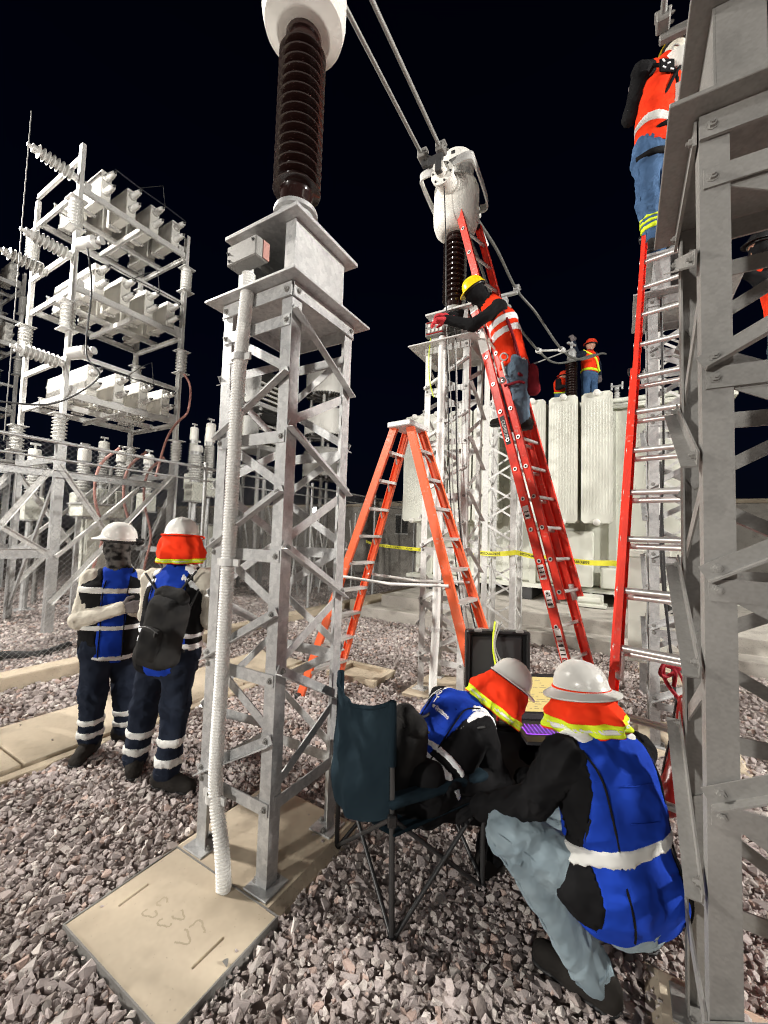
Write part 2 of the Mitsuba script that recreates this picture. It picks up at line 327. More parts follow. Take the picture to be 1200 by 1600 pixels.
for cx, cy, r in ((1.08, 1.717, .022), (1.134, 1.715, .018), (1.088, 1.625, .02), (1.135, 1.603, .018), (1.086, 1.504, .024), (1.141, 1.491, .024)):
    k = rng.uniform(0, 6); a = np.linspace(k, k + rng.uniform(3.2, 5.2), 14); rr = r * (1 + .25 * np.sin(3 * a))
    p = np.stack([cx + rr * np.cos(a), cy + 1.4 * rr * np.sin(a), a * 0 + .0622], 1); _t = tube(p, .0042, 6); _t[0][:, 2] = .0622 + (_t[0][:, 2] - .0622) * .12; _sc.append(_t)
t.part('worn_marks', cat(_sc), 'worn_mark', label='faint scribbled marks worn into the lid', kind='stuff')

# the row of trench lids along x
for i in range(5):
    xa = -.62 + i * .93
    t = Thing('trench_lid', ('leftmost tan concrete trench lid', 'tan concrete trench lid under the two standing workers', 'tan concrete trench lid just behind the near tower', 'tan concrete trench lid past the near tower', 'farthest tan concrete trench lid of the row')[i] + (' with a steel lifting bar' if i < 2 else ''), 'trench lid', 'concrete lids in a row over the cable trench')
    t.part('slab', box2((xa, LIDS_Y[0] + .07, -.02), (xa + .915, LIDS_Y[1] - .07, .055 + .004 * (i % 2)), .008), 'concrete')
    if i < 2: t.part('lifting_bar', tube(A((xa + .40, 3.56, .056), (xa + .40, 3.56, .075), (xa + .56, 3.585, .075), (xa + .56, 3.585, .056)), .006, 8), 'galvanised_old', True)
structure('trench_kerb', cat([box2((-.8, LIDS_Y[0] - .02, -.05), (4.1, LIDS_Y[0] + .06, .035), .006), box2((-.8, LIDS_Y[1] - .06, -.05), (4.1, LIDS_Y[1] + .02, .035), .006)]), 'concrete', label='low concrete edge of the cable trench')
t = Thing('cable_trench_frame', 'small pale concrete frame lying half open on the gravel between the towers', 'trench frame')
t.part('frame', _rim(3.85, 2.33, 4.34, 2.98, .07, .0, .075), 'concrete')
t.part('slab', box2((3.925, 2.405, -.02), (4.265, 2.905, .03)), 'concrete')
# long kerb carrying the fence
structure('fence_kerb', box2((-3, 5.26, -.1), (16, 5.50, .15), .012), 'concrete', label='long concrete kerb under the chain link fence')
# stepped plinth of the transformer
structure('transformer_plinth', cat([box2((6.90, -9, -.1), (20, 4.55, .22), .015), box2((7.30, -9, .2), (20, 4.3, .44), .015)]), 'concrete_grey', label='stepped concrete plinth under the power transformer')
structure('curb_block', box2((7.30, 4.62, -.1), (8.3, 5.1, .26), .02), 'concrete', label='pale concrete block at the end of the kerb')

# ---------------------------------------------------------------- the unseen floodlights and the added fill lamp (outside the frame) and the small lit lamp far behind the tower
for i, (foot, hgt, aim, rad, nh) in enumerate(UNSEEN_FLOODS):
    t = Thing('unseen_floodlight', ('unseen lamp on a tall mast out of view left, lighting the near gravel', 'unseen lamp on a mast far behind the viewer, lighting the middle tower', 'unseen lamp on a mast out of view right, lighting the near tower', 'added fill lamp on a tall mast behind the viewer to the right')[i], 'unseen_floodlight')
    fx, fy = foot; d = unit(A(*aim) - A(fx, fy, hgt)); sd = unit(np.cross(d, [0, 0, 1])); up = np.cross(sd, d)
    t.part('mast', cat([tube([(fx, fy, 0), (fx, fy, hgt - .3)], [.07, .045], 12), rod(A(fx, fy, hgt - .3) - sd * .7, A(fx, fy, hgt - .3) + sd * .7, .03)]), 'galvanised')
    for k in range(nh):
        c = A(fx, fy, hgt) + sd * ((k - (nh - 1) / 2) * .7); R = np.stack([sd, up, d], 1)
        hk = t.part('lamp_housing', xf(cat([box((0, 0, -.09), (.64, .54, .14), None, .02), box((0, .285, .0), (.68, .02, .12)), box((0, -.285, .0), (.68, .02, .12))]), R, c), 'dark_metal')
        lk = f'{hk}__lens'; m = xf((A((-.30, -.25, 0), (.30, -.25, 0), (.30, .25, 0), (-.30, .25, 0)), np.array([[0, 1, 2], [0, 2, 3]])), R @ np.eye(3), c - d * .012)
        n = np.cross(m[0][1] - m[0][0], m[0][2] - m[0][0])
        if np.dot(n, d) < 0: m = (m[0], m[1][:, ::-1])
        scene[lk] = mikit.ply(m, 'sticker_white', False, emitter={'type': 'area', 'radiance': {'type': 'rgb', 'value': list(map(float, rad))}, 'sampling_weight': (1.5, 2.0, 1.3, .5)[i]})
t = Thing('yard_lamp', 'small lit white lamp glowing on a post far behind the near tower', 'lamp')
_lp = A(9.281, 7.888, 2.336)
t.part('post', rod((9.33, 7.92, 0), (9.33, 7.92, 2.5), .03), 'galvanised'); t.part('housing', box(_lp + (.06, .04, .03), (.10, .22, .26), rotz(.7), .02), 'dark_metal')
_k = t.part('lens', box(_lp, (.02, .17, .17), rotz(.7)), 'sticker_white'); scene[_k]['emitter'] = {'type': 'area', 'radiance': {'type': 'rgb', 'value': [34, 33, 32]}, 'sampling_weight': 0.12}

# ---------------------------------------------------------------- lattice towers, current transformers
def bolt(p, n, r=.011, h=.010):
    n = unit(n); s = unit(np.cross(n, [.3, .5, .8]) if abs(n[2]) > .9 else np.cross(n, [0, 0, 1])); o = np.cross(n, s)
    def pl(rr, k, h0, h1):
        a = np.arange(k) / k * 2 * np.pi; ring = rr * (np.cos(a)[:, None] * s + np.sin(a)[:, None] * o); i = np.arange(k); j = (i + 1) % k
        v = np.vstack([ring + p + n * h0, ring + p + n * h1, (p + n * h1)[None]]); return v, np.vstack([np.stack([i, j, j + k], 1), np.stack([i, j + k, i + k], 1), np.stack([i + k, j + k, i * 0 + 2 * k], 1)])
    return cat([pl(r * 1.45, 8, 0, .002), pl(r, 6, .002, h), pl(r * .5, 6, h, h + .006)])
def tower(cx, cy, H, label, mat, half=.25, leg=.068, pitch=.575, z0=.06, cap=True, box_h=.37, plate=.335, detail=True, light=False, first=.41, name='lattice_tower', plate_off=(0, 0), grp='steel lattice towers carrying the yard apparatus'):
    t = Thing(name, label, 'lattice tower', grp)
    X = (cx - half, cx + half); Y = (cy - half, cy + half)
    C = {(i, j): A(X[i], Y[j], 0) for i in (0, 1) for j in (0, 1)}
    sgn = lambda k: 1 - 2 * k
    for (i, j), p in C.items():
        a, b = p + (0, 0, z0), p + (0, 0, H - .004)
        u, v = A(sgn(i), 0, 0), A(0, sgn(j), 0)
        s, o, d = frame(a, b, u)
        t.part('leg', angle(a, b, u, leg, .006, sgn=1 if np.dot(o, v) > 0 else -1), mat)
        t.part('base_plate', box((p[0] + sgn(i) * leg * .4, p[1] + sgn(j) * leg * .4, z0 + .004), (leg * 2.1, leg * 2.1, .012), None, .002), mat)
    bolts = [bolt(A(p[0] + sgn(i) * leg * (1.15 if q else .2), p[1] + sgn(j) * leg * (.2 if q else 1.15), z0 + .010), (0, 0, 1), .012, .014) for (i, j), p in C.items() for q in (0, 1)]
    # four faces: outward normal, the two corners
    faces = [((-1, 0), (0, 1), (0, 0)), ((0, -1), (0, 0), (1, 0)), ((1, 0), (1, 0), (1, 1)), ((0, 1), (1, 1), (0, 1))]
    bw = .045 if not light else .03
    for fi, (n2, c0, c1) in enumerate(faces):
        n = A(*n2, 0); p, q = C[c0], C[c1]; e = unit(q - p); ins = leg * .42
        p, q = p + e * ins + n * .0005, q - e * ins + n * .0005
        if not light and fi in (0, 2):                                   # horizontals
            z = first
            while z < H - .12:
                t.part('strut', flat(p - e * ins * .7 + (0, 0, z) + n * .0035, q + e * ins * .7 + (0, 0, z) + n * .0035, (0, 0, 1), .058, .006), mat)
                bolts += [bolt(p + (0, 0, z) + n * .0065, n), bolt(q + (0, 0, z) + n * .0065, n)]
                z += pitch
        if not light and fi in (1, 3):
            t.part('strut', flat(p + (0, 0, first + .02) + n * .0035, q + (0, 0, first + .02) + n * .0035, (0, 0, 1), .058, .006), mat)
        # lacing: zigzag, every second bar on the outside as an angle with its flange out
        k, z = 0, (first + .035 if fi in (0, 2) else first + .06)
        if fi in (0, 2):
            lo, hi = z, z + pitch * .60
        step = pitch / 2
        if light: z = .12; step = pitch / 2
        side = 0
        while z + step < H - .10:
            a = (p if side == 0 else q) + (0, 0, z + .02); b = (q if side == 0 else p) + (0, 0, z + step - .02)
            outward = (side == 0) if fi in (0, 2) else (side == 1)
            if light:
                t.part('brace', flat(a + n * (.003 if side else -.009), b + n * (.003 if side else -.009), np.cross(unit(b - a), n), bw, .005), mat)
            elif outward:
                up = np.cross(unit(b - a), n); up = up if up[2] > 0 else -up
                s, o, d = frame(a, b, n)
                off = n * .0075
                t.part('brace', angle(a + off - up * .02 - (b - a) * .07, b + off - up * .02 + (b - a) * .07, n, bw * .9, .005, bw, sgn=1 if np.dot(o, up) > 0 else -1), mat)
                bolts += [bolt(a + off + n * .005 + up * .004, n), bolt(b + off + n * .005 + up * .004, n)]
            else:
                t.part('brace', flat(a - n * .012, b - n * .012, np.cross(unit(b - a), n), bw, .006), mat)
            z += step; side = 1 - side
        # girt under the plate
        if not light:
            t.part('girt', angle(p - e * ins + (0, 0, H - .075) + n * .004, q + e * ins + (0, 0, H - .075) + n * .004, (0, 0, 1), .072, .006, .01), mat)
            bolts += [bolt(p + (0, 0, H - .04) + n * .0105, n), bolt(q + (0, 0, H - .04) + n * .0105, n)]
    if bolts: t.part('bolts', cat(bolts), 'galvanised_old', kind='stuff')
    px, py = cx + plate_off[0], cy + plate_off[1]
    if plate: t.part('top_plate', box((px, py, H + .008), (plate * 2, plate * 2, .014), None, .002), mat)
    if box_h:
        z1 = H + .016; bx = .205
        # pedestal: side sheets, the face to -x left open as a frame
        t.part('pedestal_side', box((cx, cy - bx, z1 + box_h / 2 - .008), (2 * bx, .006, box_h - .02)), mat)
        t.part('pedestal_side', box((cx, cy + bx, z1 + box_h / 2 - .008), (2 * bx, .006, box_h - .02)), mat)
        t.part('pedestal_back', box((cx + bx - .003, cy, z1 + box_h / 2 - .008), (.006, 2 * bx - .007, box_h - .02)), mat)
        t.part('pedestal_front', cat([box((cx - bx + .003, cy + bx - .06, z1 + box_h / 2 - .008), (.006, .113, box_h - .02)), box((cx - bx + .003, cy - bx + .035, z1 + box_h / 2 - .008), (.006, .063, box_h - .02)), box((cx - bx + .003, cy - .02, z1 + .03), (.006, .26, .05))]), mat)
        t.part('cap_plate', box((cx, cy, z1 + box_h - .004), (.53, .53, .022), None, .002), mat)
    return t

def conduit(path, r, label, clamps, n=20, ribbed=True):
    t = Thing('conduit', label, 'conduit')
    p = curve(path, 60 if ribbed else 12)
    if ribbed:
        L = np.r_[0, np.cumsum(np.linalg.norm(np.diff(p, axis=0), axis=1))]; q = np.arange(0, L[-1], .0048)
        p = np.stack([np.interp(q, L, p[:, k]) for k in range(3)], 1); rr = r * (1 - .17 * (np.arange(len(p)) % 3 == 0))
    else: rr = r
    t.part('pipe', tube(p, rr, n), 'pvc_white', 35)
    for c, ax in clamps:
        c = A(*c); t.part('clamp', cat([lathe([(r + .001, -.017), (r + .007, -.017), (r + .007, .017), (r + .001, .017)], 20, ax, c), box(c + (.0, -r - .022, 0), (.012, .044, .034)), box(c + (.0, r + .022, 0), (.012, .044, .034))]), 'galvanised_pale', 35)
    return t

def terminal_box(c, label, s=(.075, .20, .10), red=True):
    t = Thing('terminal_box', label, 'terminal box'); c = A(*c)
    t.part('body', box(c, s, None, .006), 'galvanised_old')
    if red: t.part('red_cover', box(c + (s[0] * .25, -s[1] / 2 - .003, 0), (s[0] * .46, .006, s[2] * .86)), 'copper_pink')
    t.part('screws', cat([bolt(c + (-s[0] / 2, dy, dz), (-1, 0, 0), .006, .004) for dy, dz in ((-s[1] * .40, s[2] * .28), (s[1] * .40, -s[2] * .28), (s[1] * .44, s[2] * .1))]), 'dark_metal', kind='stuff')
    t.part('standoff', rod(c + (s[0] / 2, 0, 0), c + (s[0] / 2 + .10, 0, 0), .016), 'galvanised_old')
    return t

def bar_loop(c, sy, w=.042):
    """A flat strap looping from the front terminal back round the tank on side sy."""
    c = A(*c); p = curve([c + (-.36, sy * .05, .02), c + (-.36, sy * .27, .02), c + (-.26, sy * .305, .0), c + (.12, sy * .31, -.07), c + (.22, sy * .29, -.12), c + (.25, sy * .2, -.1)], 8)
    out = []
    for a, b in zip(p[:-1], p[1:]): out.append(flat(a, b + (b - a) * .04, (0, 0, 1), w * 2.2, .016))
    return cat(out)

def current_transformer(cx, cy, z0, zi0, zi1, ri, label, head_r=.23, head_h=.95, front=True):
    t = Thing('current_transformer', label, 'current transformer', None)
    c = A(cx, cy, 0)
    t.part('flange', cat([lathe([(0, 0), (.16, 0), (.16, .022), (.115, .026), (.105, zi0 - z0 - .03), (.125, zi0 - z0 - .025), (.125, zi0 - z0), (0, zi0 - z0)], 28, at=(cx, cy, z0))] + [bolt(A(cx + .138 * math.cos(k * .785 + .3), cy + .138 * math.sin(k * .785 + .3), z0 + .022), (0, 0, 1), .010, .014) for k in range(8)]), 'galvanised', 30)
    ribs, caps = insulator((cx, cy, zi0), (cx, cy, zi1), ri, ri * .66, .060, 36)
    t.part('porcelain', ribs, 'brown_porcelain', 50); t.parts('end_fitting', caps, 'brown_porcelain', 40)
    r, h = head_r, head_h
    prof = [(0, zi1), (r * .60, zi1), (r * .66, zi1 + .012), (r * .93, zi1 + .05), (r, zi1 + .11), (r, zi1 + .55 * h), (r * .97, zi1 + .57 * h), (r * .74, zi1 + .62 * h), (r * .72, zi1 + .63 * h), (r * .72, zi1 + .96 * h), (r * .68, zi1 + h), (0, zi1 + h * 1.01)]
    if front: prof = [(0, zi1), (r * .55, zi1), (r * .68, zi1 + .012), (r * .88, zi1 + .06), (r * .97, zi1 + .13), (r, zi1 + .22), (r * .99, zi1 + .58 * h), (r * .90, zi1 + .64 * h), (r * .76, zi1 + .66 * h), (r * .74, zi1 + .67 * h), (r * .74, zi1 + .97 * h), (r * .70, zi1 + h), (0, zi1 + h * 1.01)]
    t.part('tank', lathe(prof, 44, at=(cx, cy, 0)), 'white_paint', 40)
    zt = zi1 + .45 * h
    tk = t.parts('primary_terminal', [lathe([(0, -.02), (.13, -.02), (.13, .015), (.105, .02), (.105, .16), (.125, .165), (.125, .20), (.06, .205), (.06, .30), (0, .30)], 26, (-1, 0, 0), (cx - r + .02, cy, zt)), lathe([(0, -.02), (.13, -.02), (.13, .015), (.10, .02), (.10, .14), (.06, .15), (.06, .24), (0, .24)], 26, (1, 0, 0), (cx + r - .02, cy, zt))] if front else [], 'white_paint', 40)
    if front: t.part('terminal_bolts', cat([bolt(A(cx - r - .18, cy + .10 * math.cos(k), zt + .10 * math.sin(k)), (-1, 0, 0), .010, .012) for k in np.arange(6) * 1.047 + .2]), 'dark_metal', kind='stuff')
    if front:
        for sy in (-1, 1): t.part('bypass_strap', bar_loop((cx, cy, zt + .12), sy), 'galvanised_pale')
        t.part('connection_plate', cat([box((cx - r - .265, cy + .04, zt + .085), (.05, .16, .10), None, .006), box((cx - r - .26, cy, zt + .01), (.07, .07, .14), None, .01)]), 'dark_metal')
        t.part('lifting_eye', cat([rod((cx - .05, cy - .1, zi1 + h), (cx + .02, cy + .11, zi1 + h + .015), .018), box((cx - .15, cy - .02, zi1 + h * .93), (.09, .05, .05), None, .008)]), 'dark_metal')
    return t

# the four towers of the row the photograph stands in, and two slim masts further on
tA = tower(1.655, 1.63, 2.90, 'near galvanised lattice tower with a white ribbed conduit up its left side', 'galvanised', plate=.325)
tB = tower(1.64, -.44, 2.90, 'dull grey lattice tower at the right edge beside the squatting worker', 'galvanised_old', plate=.325)
tC = tower(4.25, 1.63, 3.75, 'galvanised lattice tower that the yellow helmeted worker leans over', 'galvanised_pale', plate=.38, plate_off=(.0, .03), first=.38)
tD = tower(4.25, -.44, 3.75, 'lattice tower seen between the rungs of the right red ladder', 'galvanised', plate=.36, first=.38)
tE = tower(6.36, 1.60, 4.75, 'slim pale lattice mast just left of the leaning red ladder', 'galvanised_pale', half=.25, leg=.085, pitch=.60, light=True, box_h=0, plate=.20, name='lattice_mast', grp='slim lattice masts carrying post insulators')
tF = tower(6.36, -.55, 4.75, 'slim pale lattice mast behind the right red ladder', 'galvanised_pale', half=.22, leg=.085, pitch=.60, light=True, box_h=0, plate=.20, name='lattice_mast', grp='slim lattice masts carrying post insulators')
# footings
for cx, cy, nm in ((1.655, 1.63, 'near'), (1.64, -.44, 'right'), (4.25, 1.63, 'middle'), (4.25, -.44, 'far right'), (6.36, 1.60, 'slim'), (6.36, -.55, 'slim right')):
    w = .37
    x0, y0 = (PAD_A[0], PAD_A[1]) if nm == 'near' else (cx - w, cy - w); x1, y1 = (PAD_A[2], PAD_A[3]) if nm == 'near' else (cx + w, cy + w)
    structure('tower_footing', hull(np.array([[x0 - .0, y0, -.1], [x1, y0, -.1], [x0, y1, -.1], [x1, y1, -.1], [x0, y0 , .03], [x1, y0, .03], [x0, y1, .03], [x1, y1, .03], [x0 + .045, y0 + .045, .062], [x1 - .045, y0 + .045, .062], [x0 + .045, y1 - .045, .062], [x1 - .045, y1 - .045, .062]])), 'concrete', label=f'chamfered concrete footing of the {nm} tower')

current_transformer(1.655, 1.63, 3.285, 3.52, 4.60, .137, 'brown ribbed current transformer with a wide white head on the near tower', head_r=.245, head_h=1.1, front=False)
current_transformer(4.25, 1.66, 4.135, 4.26, 5.14, .135, 'brown ribbed current transformer with white bulbous head and side straps, on the middle tower', head_r=.26, head_h=.92)
current_transformer(4.25, -.44, 4.135, 4.26, 5.14, .135, 'current transformer hidden behind the worker at the top right', head_r=.20, head_h=.9, front=False)
current_transformer(1.64, -.44, 3.285, 3.52, 4.60, .137, 'current transformer above the right tower', head_r=.245, head_h=1.1, front=False)

conduit([(1.37, 1.66, 3.0), (1.368, 1.665, 2.86), (1.352, 1.675, 2.4), (1.352, 1.68, 1.7), (1.352, 1.685, 1.0), (1.350, 1.69, .55), (1.345, 1.665, .38), (1.325, 1.585, .20), (1.315, 1.545, .03)], .034, 'white corrugated conduit running down the near tower from its terminal box',
        [((1.353, 1.675, 2.55), (0, 0, 1)), ((1.352, 1.68, 1.52), (0, 0, 1)), ((1.350, 1.69, .40), (0, 0, 1))])
terminal_box((1.352, 1.655, 3.085), 'weathered grey terminal box with a pinkish red cover at the top of the white conduit', (.085, .215, .105))
conduit([(3.955, 1.665, 3.82), (3.955, 1.665, 2.6), (3.955, 1.665, 1.4), (3.955, 1.665, .75), (3.95, 1.68, .3), (3.95, 1.68, .02)], .042, 'smooth white conduit running down the middle tower', [((3.955, 1.665, 2.9), (0, 0, 1)), ((3.955, 1.665, .72), (0, 0, 1))], ribbed=False)
t = terminal_box((3.93, 1.735, 3.91), 'open terminal box with rows of terminals under the red gloved hand', (.08, .22, .16), red=False)
for r_ in range(2):
    for k in range(4): t.part('terminal', box((3.888, 1.66 + k * .045, 3.88 + r_ * .06), (.016, .026, .034), None, .003), 'white_paint')
t.part('red_gasket', _rim(0, 0, .20, .14, .012, 0, .008) if False else cat([box((3.888, 1.735, 3.975), (.008, .19, .012)), box((3.888, 1.735, 3.85), (.008, .19, .012))]), 'red_vinyl')
# earth wire in the middle tower's box, thin test leads hanging down past its legs
thing('earth_wire', tube(curve([(3.94, 1.80, 3.83), (3.93, 1.81, 3.6), (3.95, 1.80, 3.35), (3.97, 1.76, 3.18)], 8), .006, 6), 'lime_yellow', 'thin yellow green earth wire hanging from the open terminal box', 'wire', smooth=True)
for i, (dx, dy, r_) in enumerate(((-.03, -.05, .0065), (-.05, -.09, .006), (-.02, -.13, .0075), (-.06, -.16, .006))):
    x, y = 3.93, 1.56
    path = [(3.86, 1.66, 5.6), (3.86, 1.62, 4.9), (3.89, 1.60, 4.0)] if i < 2 else [(3.92, 1.52, 3.86), (3.91, 1.5, 3.75)]
    path += [(x + dx, y + dy + .05, 3.0), (x + dx - .02, y + dy, 2.1), (x + dx, y + dy - .10, 1.2), (x + dx - .05, y + dy - .28 - .03 * i, .45), (x + .10, y - .52 - .05 * i, .30)]
    thing('test_lead', tube(curve(path, 8), r_, 6), 'cable_grey' if i % 2 else 'black_rubber', ('pale test lead running from the white head down the middle tower to the open case', 'dark test lead running from the white head down the middle tower to the open case', 'grey test lead hanging from the terminal box to the case', 'black test lead hanging from the terminal box to the case')[i], 'test lead', smooth=True)

# ---------------------------------------------------------------- overhead tubes and jumpers
def clamp(p, ax, s=.055):
    p = A(*p); return cat([box(p, (s * 2.2, s * 1.7, s * 1.5), None, .012), box(p + (0, 0, s * .95), (s * 1.5, s * 2.0, s * .5), None, .008), bolt(p + (-s * .6, -s * .85, 0), (0, -1, 0), .012, .02), bolt(p + (s * .6, -s * .85, 0), (0, -1, 0), .012, .02)])
for i, y in enumerate((1.845, 1.635)):
    t = Thing('overhead_tube', ('left of the two overhead conductor tubes above the near tower', 'right of the two overhead conductor tubes above the near tower')[i], 'conductor', 'conductor tubes overhead')
    zz = 5.745 - .02 * i
    t.part('tube', rod((-3, y, zz), (3.78, y, zz), .019, 12), 'cable_grey', True); t.part('clamp', clamp((3.72, y, zz), 0), 'galvanised_old')
    thing('clamp_bracket', cat([box((3.74, (y + 1.70) / 2, 5.66), (.05, abs(y - 1.70) + .03, .05), None, .008), box((3.735, y, 5.70), (.045, .045, .07), None, .008)]), 'dark_metal', ('dark bracket holding the left overhead tube to the white head', 'dark bracket holding the right overhead tube to the white head')[i], 'bracket')
t = Thing('overhead_tube', 'overhead conductor tube above the worker at the top right', 'conductor', 'conductor tubes overhead')
t.part('tube', rod((-1, -.27, 5.66), (3.52, -.27, 5.66), .022, 12), 'cable_grey', True); t.part('clamp', clamp((3.50, -.27, 5.65), 0, .055), 'galvanised_old'); t.part('strap', cat([box((3.58, -.38, 5.60), (.06, .26, .07), None, .01), box((3.6, -.46, 5.50), (.05, .05, .2), None, .01)]), 'galvanised_old')

# post insulators on the masts with twin conductors
for i, (cx, cy) in enumerate(((6.30, 1.62), (6.36, -.55))):
    t = Thing('post_insulator', ('white ribbed post insulator on the slim mast behind the yellow helmeted worker', 'white ribbed post insulator on the mast behind the right ladder')[i], 'insulator')
    rb, cp = insulator((cx, cy, 4.76), (cx, cy, 5.42), .10, .06, .062, 26, .115)
    t.part('porcelain', rb, 'grey_porcelain', 50); t.parts('end_fitting', cp, 'galvanised', 40)
    t.part('conductor_holder', cat([box((cx, cy, 5.45), (.12, .12, .06), None, .008), box((cx, cy, 5.53), (.07, .42, .05), None, .008)]), 'galvanised'); 
    for sy in (-1, 1): t.part('conductor_clamp', clamp((cx, cy + sy * .19, 5.58), 0, .05), 'galvanised')
for i, (y0, y1, y2) in enumerate(((1.74, 1.81, .55), (1.56, 1.43, .42))):
    p = curve([(4.50, y0, 5.62), (4.75, y0 + .01, 5.67), (5.4, (y0 + y1) / 2, 5.66), (6.30, y1, 5.58), (6.75, y1 - .22, 5.36), (7.5, y1 - .52, 5.05 - .05 * i), (8.3, y1 - .75, 5.10), (9.2, .52 - .12 * i, 5.52), (9.5, .42 - .12 * i, 5.62)], 10)
    thing('jumper_cable', tube(p, .020, 10), 'cable_dark', ('left of the two grey jumper cables sagging from the white head to the transformer bushing', 'right of the two grey jumper cables sagging from the white head to the transformer bushing')[i], 'cable', 'twin jumper cables', True)
t = Thing('cable_spacer', 'small pale spacer clamp joining the two sagging jumper cables', 'spacer')
t.part('bar', rod((7.5, 1.29, 5.06), (7.5, .91, 5.0), .02), 'galvanised_pale', True)
for y, z in ((1.29, 5.06), (.91, 5.0)): t.part('jaw', lathe([(.02, -.05), (.045, -.05), (.05, 0), (.045, .05), (.02, .05)], 14, (1, -.5, 0), (7.5, y, z)), 'galvanised_pale', 40)
t = Thing('cable_connector', 'pale connector and stub of cable at the back of the white head', 'connector')
t.part('body', box((4.66, 1.56, 5.70), (.16, .09, .09), None, .012), 'galvanised_pale'); t.part('stub', rod((4.5, 1.50, 5.44), (4.72, 1.44, 5.25), .035), 'galvanised_pale', True)

# ---------------------------------------------------------------- ladders
def rail_channel(a, b, side, nrm, w, dp, t=.006):
    """Fibreglass C-rail from a to b: web of width w (along nrm) facing -side, flanges of depth dp towards +side."""
    a, b = A(*a), A(*b)
    s, o = unit(side), unit(nrm)
    return cat([prism([(0, -w / 2), (t, -w / 2), (t, w / 2), (0, w / 2)], a, b, s, o), prism([(t, w / 2 - t), (dp, w / 2 - t), (dp, w / 2), (t, w / 2)], a, b, s, o), prism([(t, -w / 2), (dp, -w / 2), (dp, -w / 2 + t), (t, -w / 2 + t)], a, b, s, o)])
def ring(c, ax, r0, r1, h): return lathe([(r0, -h), (r1, -h), (r1, h), (r0, h)], 16, ax, c)
def extension_ladder(foot, top, side, width, label, mat, base_to, fly_from, rail_w=.085, stickers=()):
    """foot, top: line of the left rail's base section; side: unit vector from left to right rail."""
    t = Thing('extension_ladder', label, 'ladder'); foot, top, side = A(*foot), A(*top), A(*side)
    d = unit(top - foot); L = np.linalg.norm(top - foot); nrm = unit(np.cross(d, side)); 
    if np.dot(nrm, _h) > 0 and abs(np.dot(nrm, _h)) > .5: nrm = -nrm
    if nrm[2] < 0: nrm = -nrm                                               # away from the wall, the climbing side
    W = side * width
    for (s0, s1, off, inset, tag) in ((0, base_to, 0.0, .0, 0), (fly_from, L, rail_w + .012, .034, 1)):
        o = nrm * off + side * inset
        for k in (0, 1):
            p = foot + o + W * k - side * inset * 2 * k
            t.part('rail', rail_channel(p + d * s0, p + d * s1, side * (1 - 2 * k), nrm, rail_w if tag == 0 else rail_w * .9, .03), mat)
            t.part('rail_end', box(p + d * (s1 + .01), (.05, .05, .05), np.stack([side, nrm, d], 1), .008), 'black_plastic')
        q = (math.ceil(s0 / .305 + .2)) * .305
        while q < s1 - .05:
            a = foot + o + d * q - side * .004; b = foot + o + W - side * inset * 2 + d * q + side * .004
            rg = t.part('rung', rod(a, b, .017, 12), 'aluminium', True)
            if tag == 0 or q > base_to - .3 or True:
                for c, sg in ((a, -1), (b, 1)):
                    put(numbered(rg + '__collar'), ring(c + side * sg * .001, side * sg, .012, .021, .003), 'aluminium', 40)
                    put(numbered(rg + '__bore'), lathe([(0, 0), (.0125, 0)], 14, side * sg, c + side * sg * .0006), 'print_black')
            q += .305
    for k in (0, 1):                                                      # swivel feet
        p = foot + W * k; t.part('foot', cat([box(p + (0, 0, .045), (.05, .09, .10), None, .01), box(p + (0, 0, .012), (.075, .12, .024), None, .006)]), 'aluminium')
        t.part('rung_lock', cat([box(foot + W * k + side * (.05 - .1 * k) + nrm * .05 + d * (fly_from + .05), (.03, .05, .16), np.stack([side, nrm, d], 1), .006)]), 'aluminium')
    for s, h, col in stickers:
        t.part('sticker', box(foot + d * s - side * .0015, (.002, .060, h), np.stack([side, nrm, d], 1)), 'sticker_white')
        for j in range(max(2, int(h / .045))):
            t.part('print', box(foot + d * (s - h / 2 + .03 + j * .04) - side * .003, (.001, .046, .012 if j % 3 else .022), np.stack([side, nrm, d], 1)), col if j % 4 == 0 else 'print_black', kind='stuff')
    return t, foot, d, nrm, side
_l = extension_ladder((4.05, .292, 0), (4.05, 1.66, 5.26), unit((.95, -.31, -.0)), .46, 'red fibreglass extension ladder leaning on the white head, with the yellow helmeted worker on it', 'red_fibreglass', 4.35, 1.15,
                      stickers=((.75, .30, 'print_red'), (1.17, .16, 'print_black'), (1.42, .14, 'print_red'), (2.0, .13, 'print_black')))
LADC = _l[1:]
t = _l[0]
_R = np.stack([LADC[3], LADC[2], LADC[1]], 1)
_pl = LADC[0] + LADC[1] * 2.85
t.part('name_plate', box(_pl - LADC[3] * .0015, (.002, .05, .30), _R), 'print_black')
_tm = meshkit.text_mesh('CUPRUM', .034, .001)
_tv = np.asarray(_tm.vertices); _tv = _tv - _tv.mean(0)
t.part('lettering', (_pl - LADC[3] * .003 + _tv[:, :1] * -LADC[1] + _tv[:, 1:2] * LADC[2] - _tv[:, 2:] * LADC[3], np.asarray(_tm.faces)), 'sticker_white')
t.part('pale_sleeve', cat([rail_channel(LADC[0] + LADC[1] * 3.72 - LADC[3] * .004, LADC[0] + LADC[1] * 3.98 - LADC[3] * .004, LADC[3], LADC[2], .091, .034)]), 'sticker_white')
t.part('pale_sleeve', cat([rail_channel(LADC[0] + LADC[1] * 4.2 - LADC[3] * .004, LADC[0] + LADC[1] * 4.36 - LADC[3] * .004, LADC[3], LADC[2], .091, .034)]), 'sticker_white')
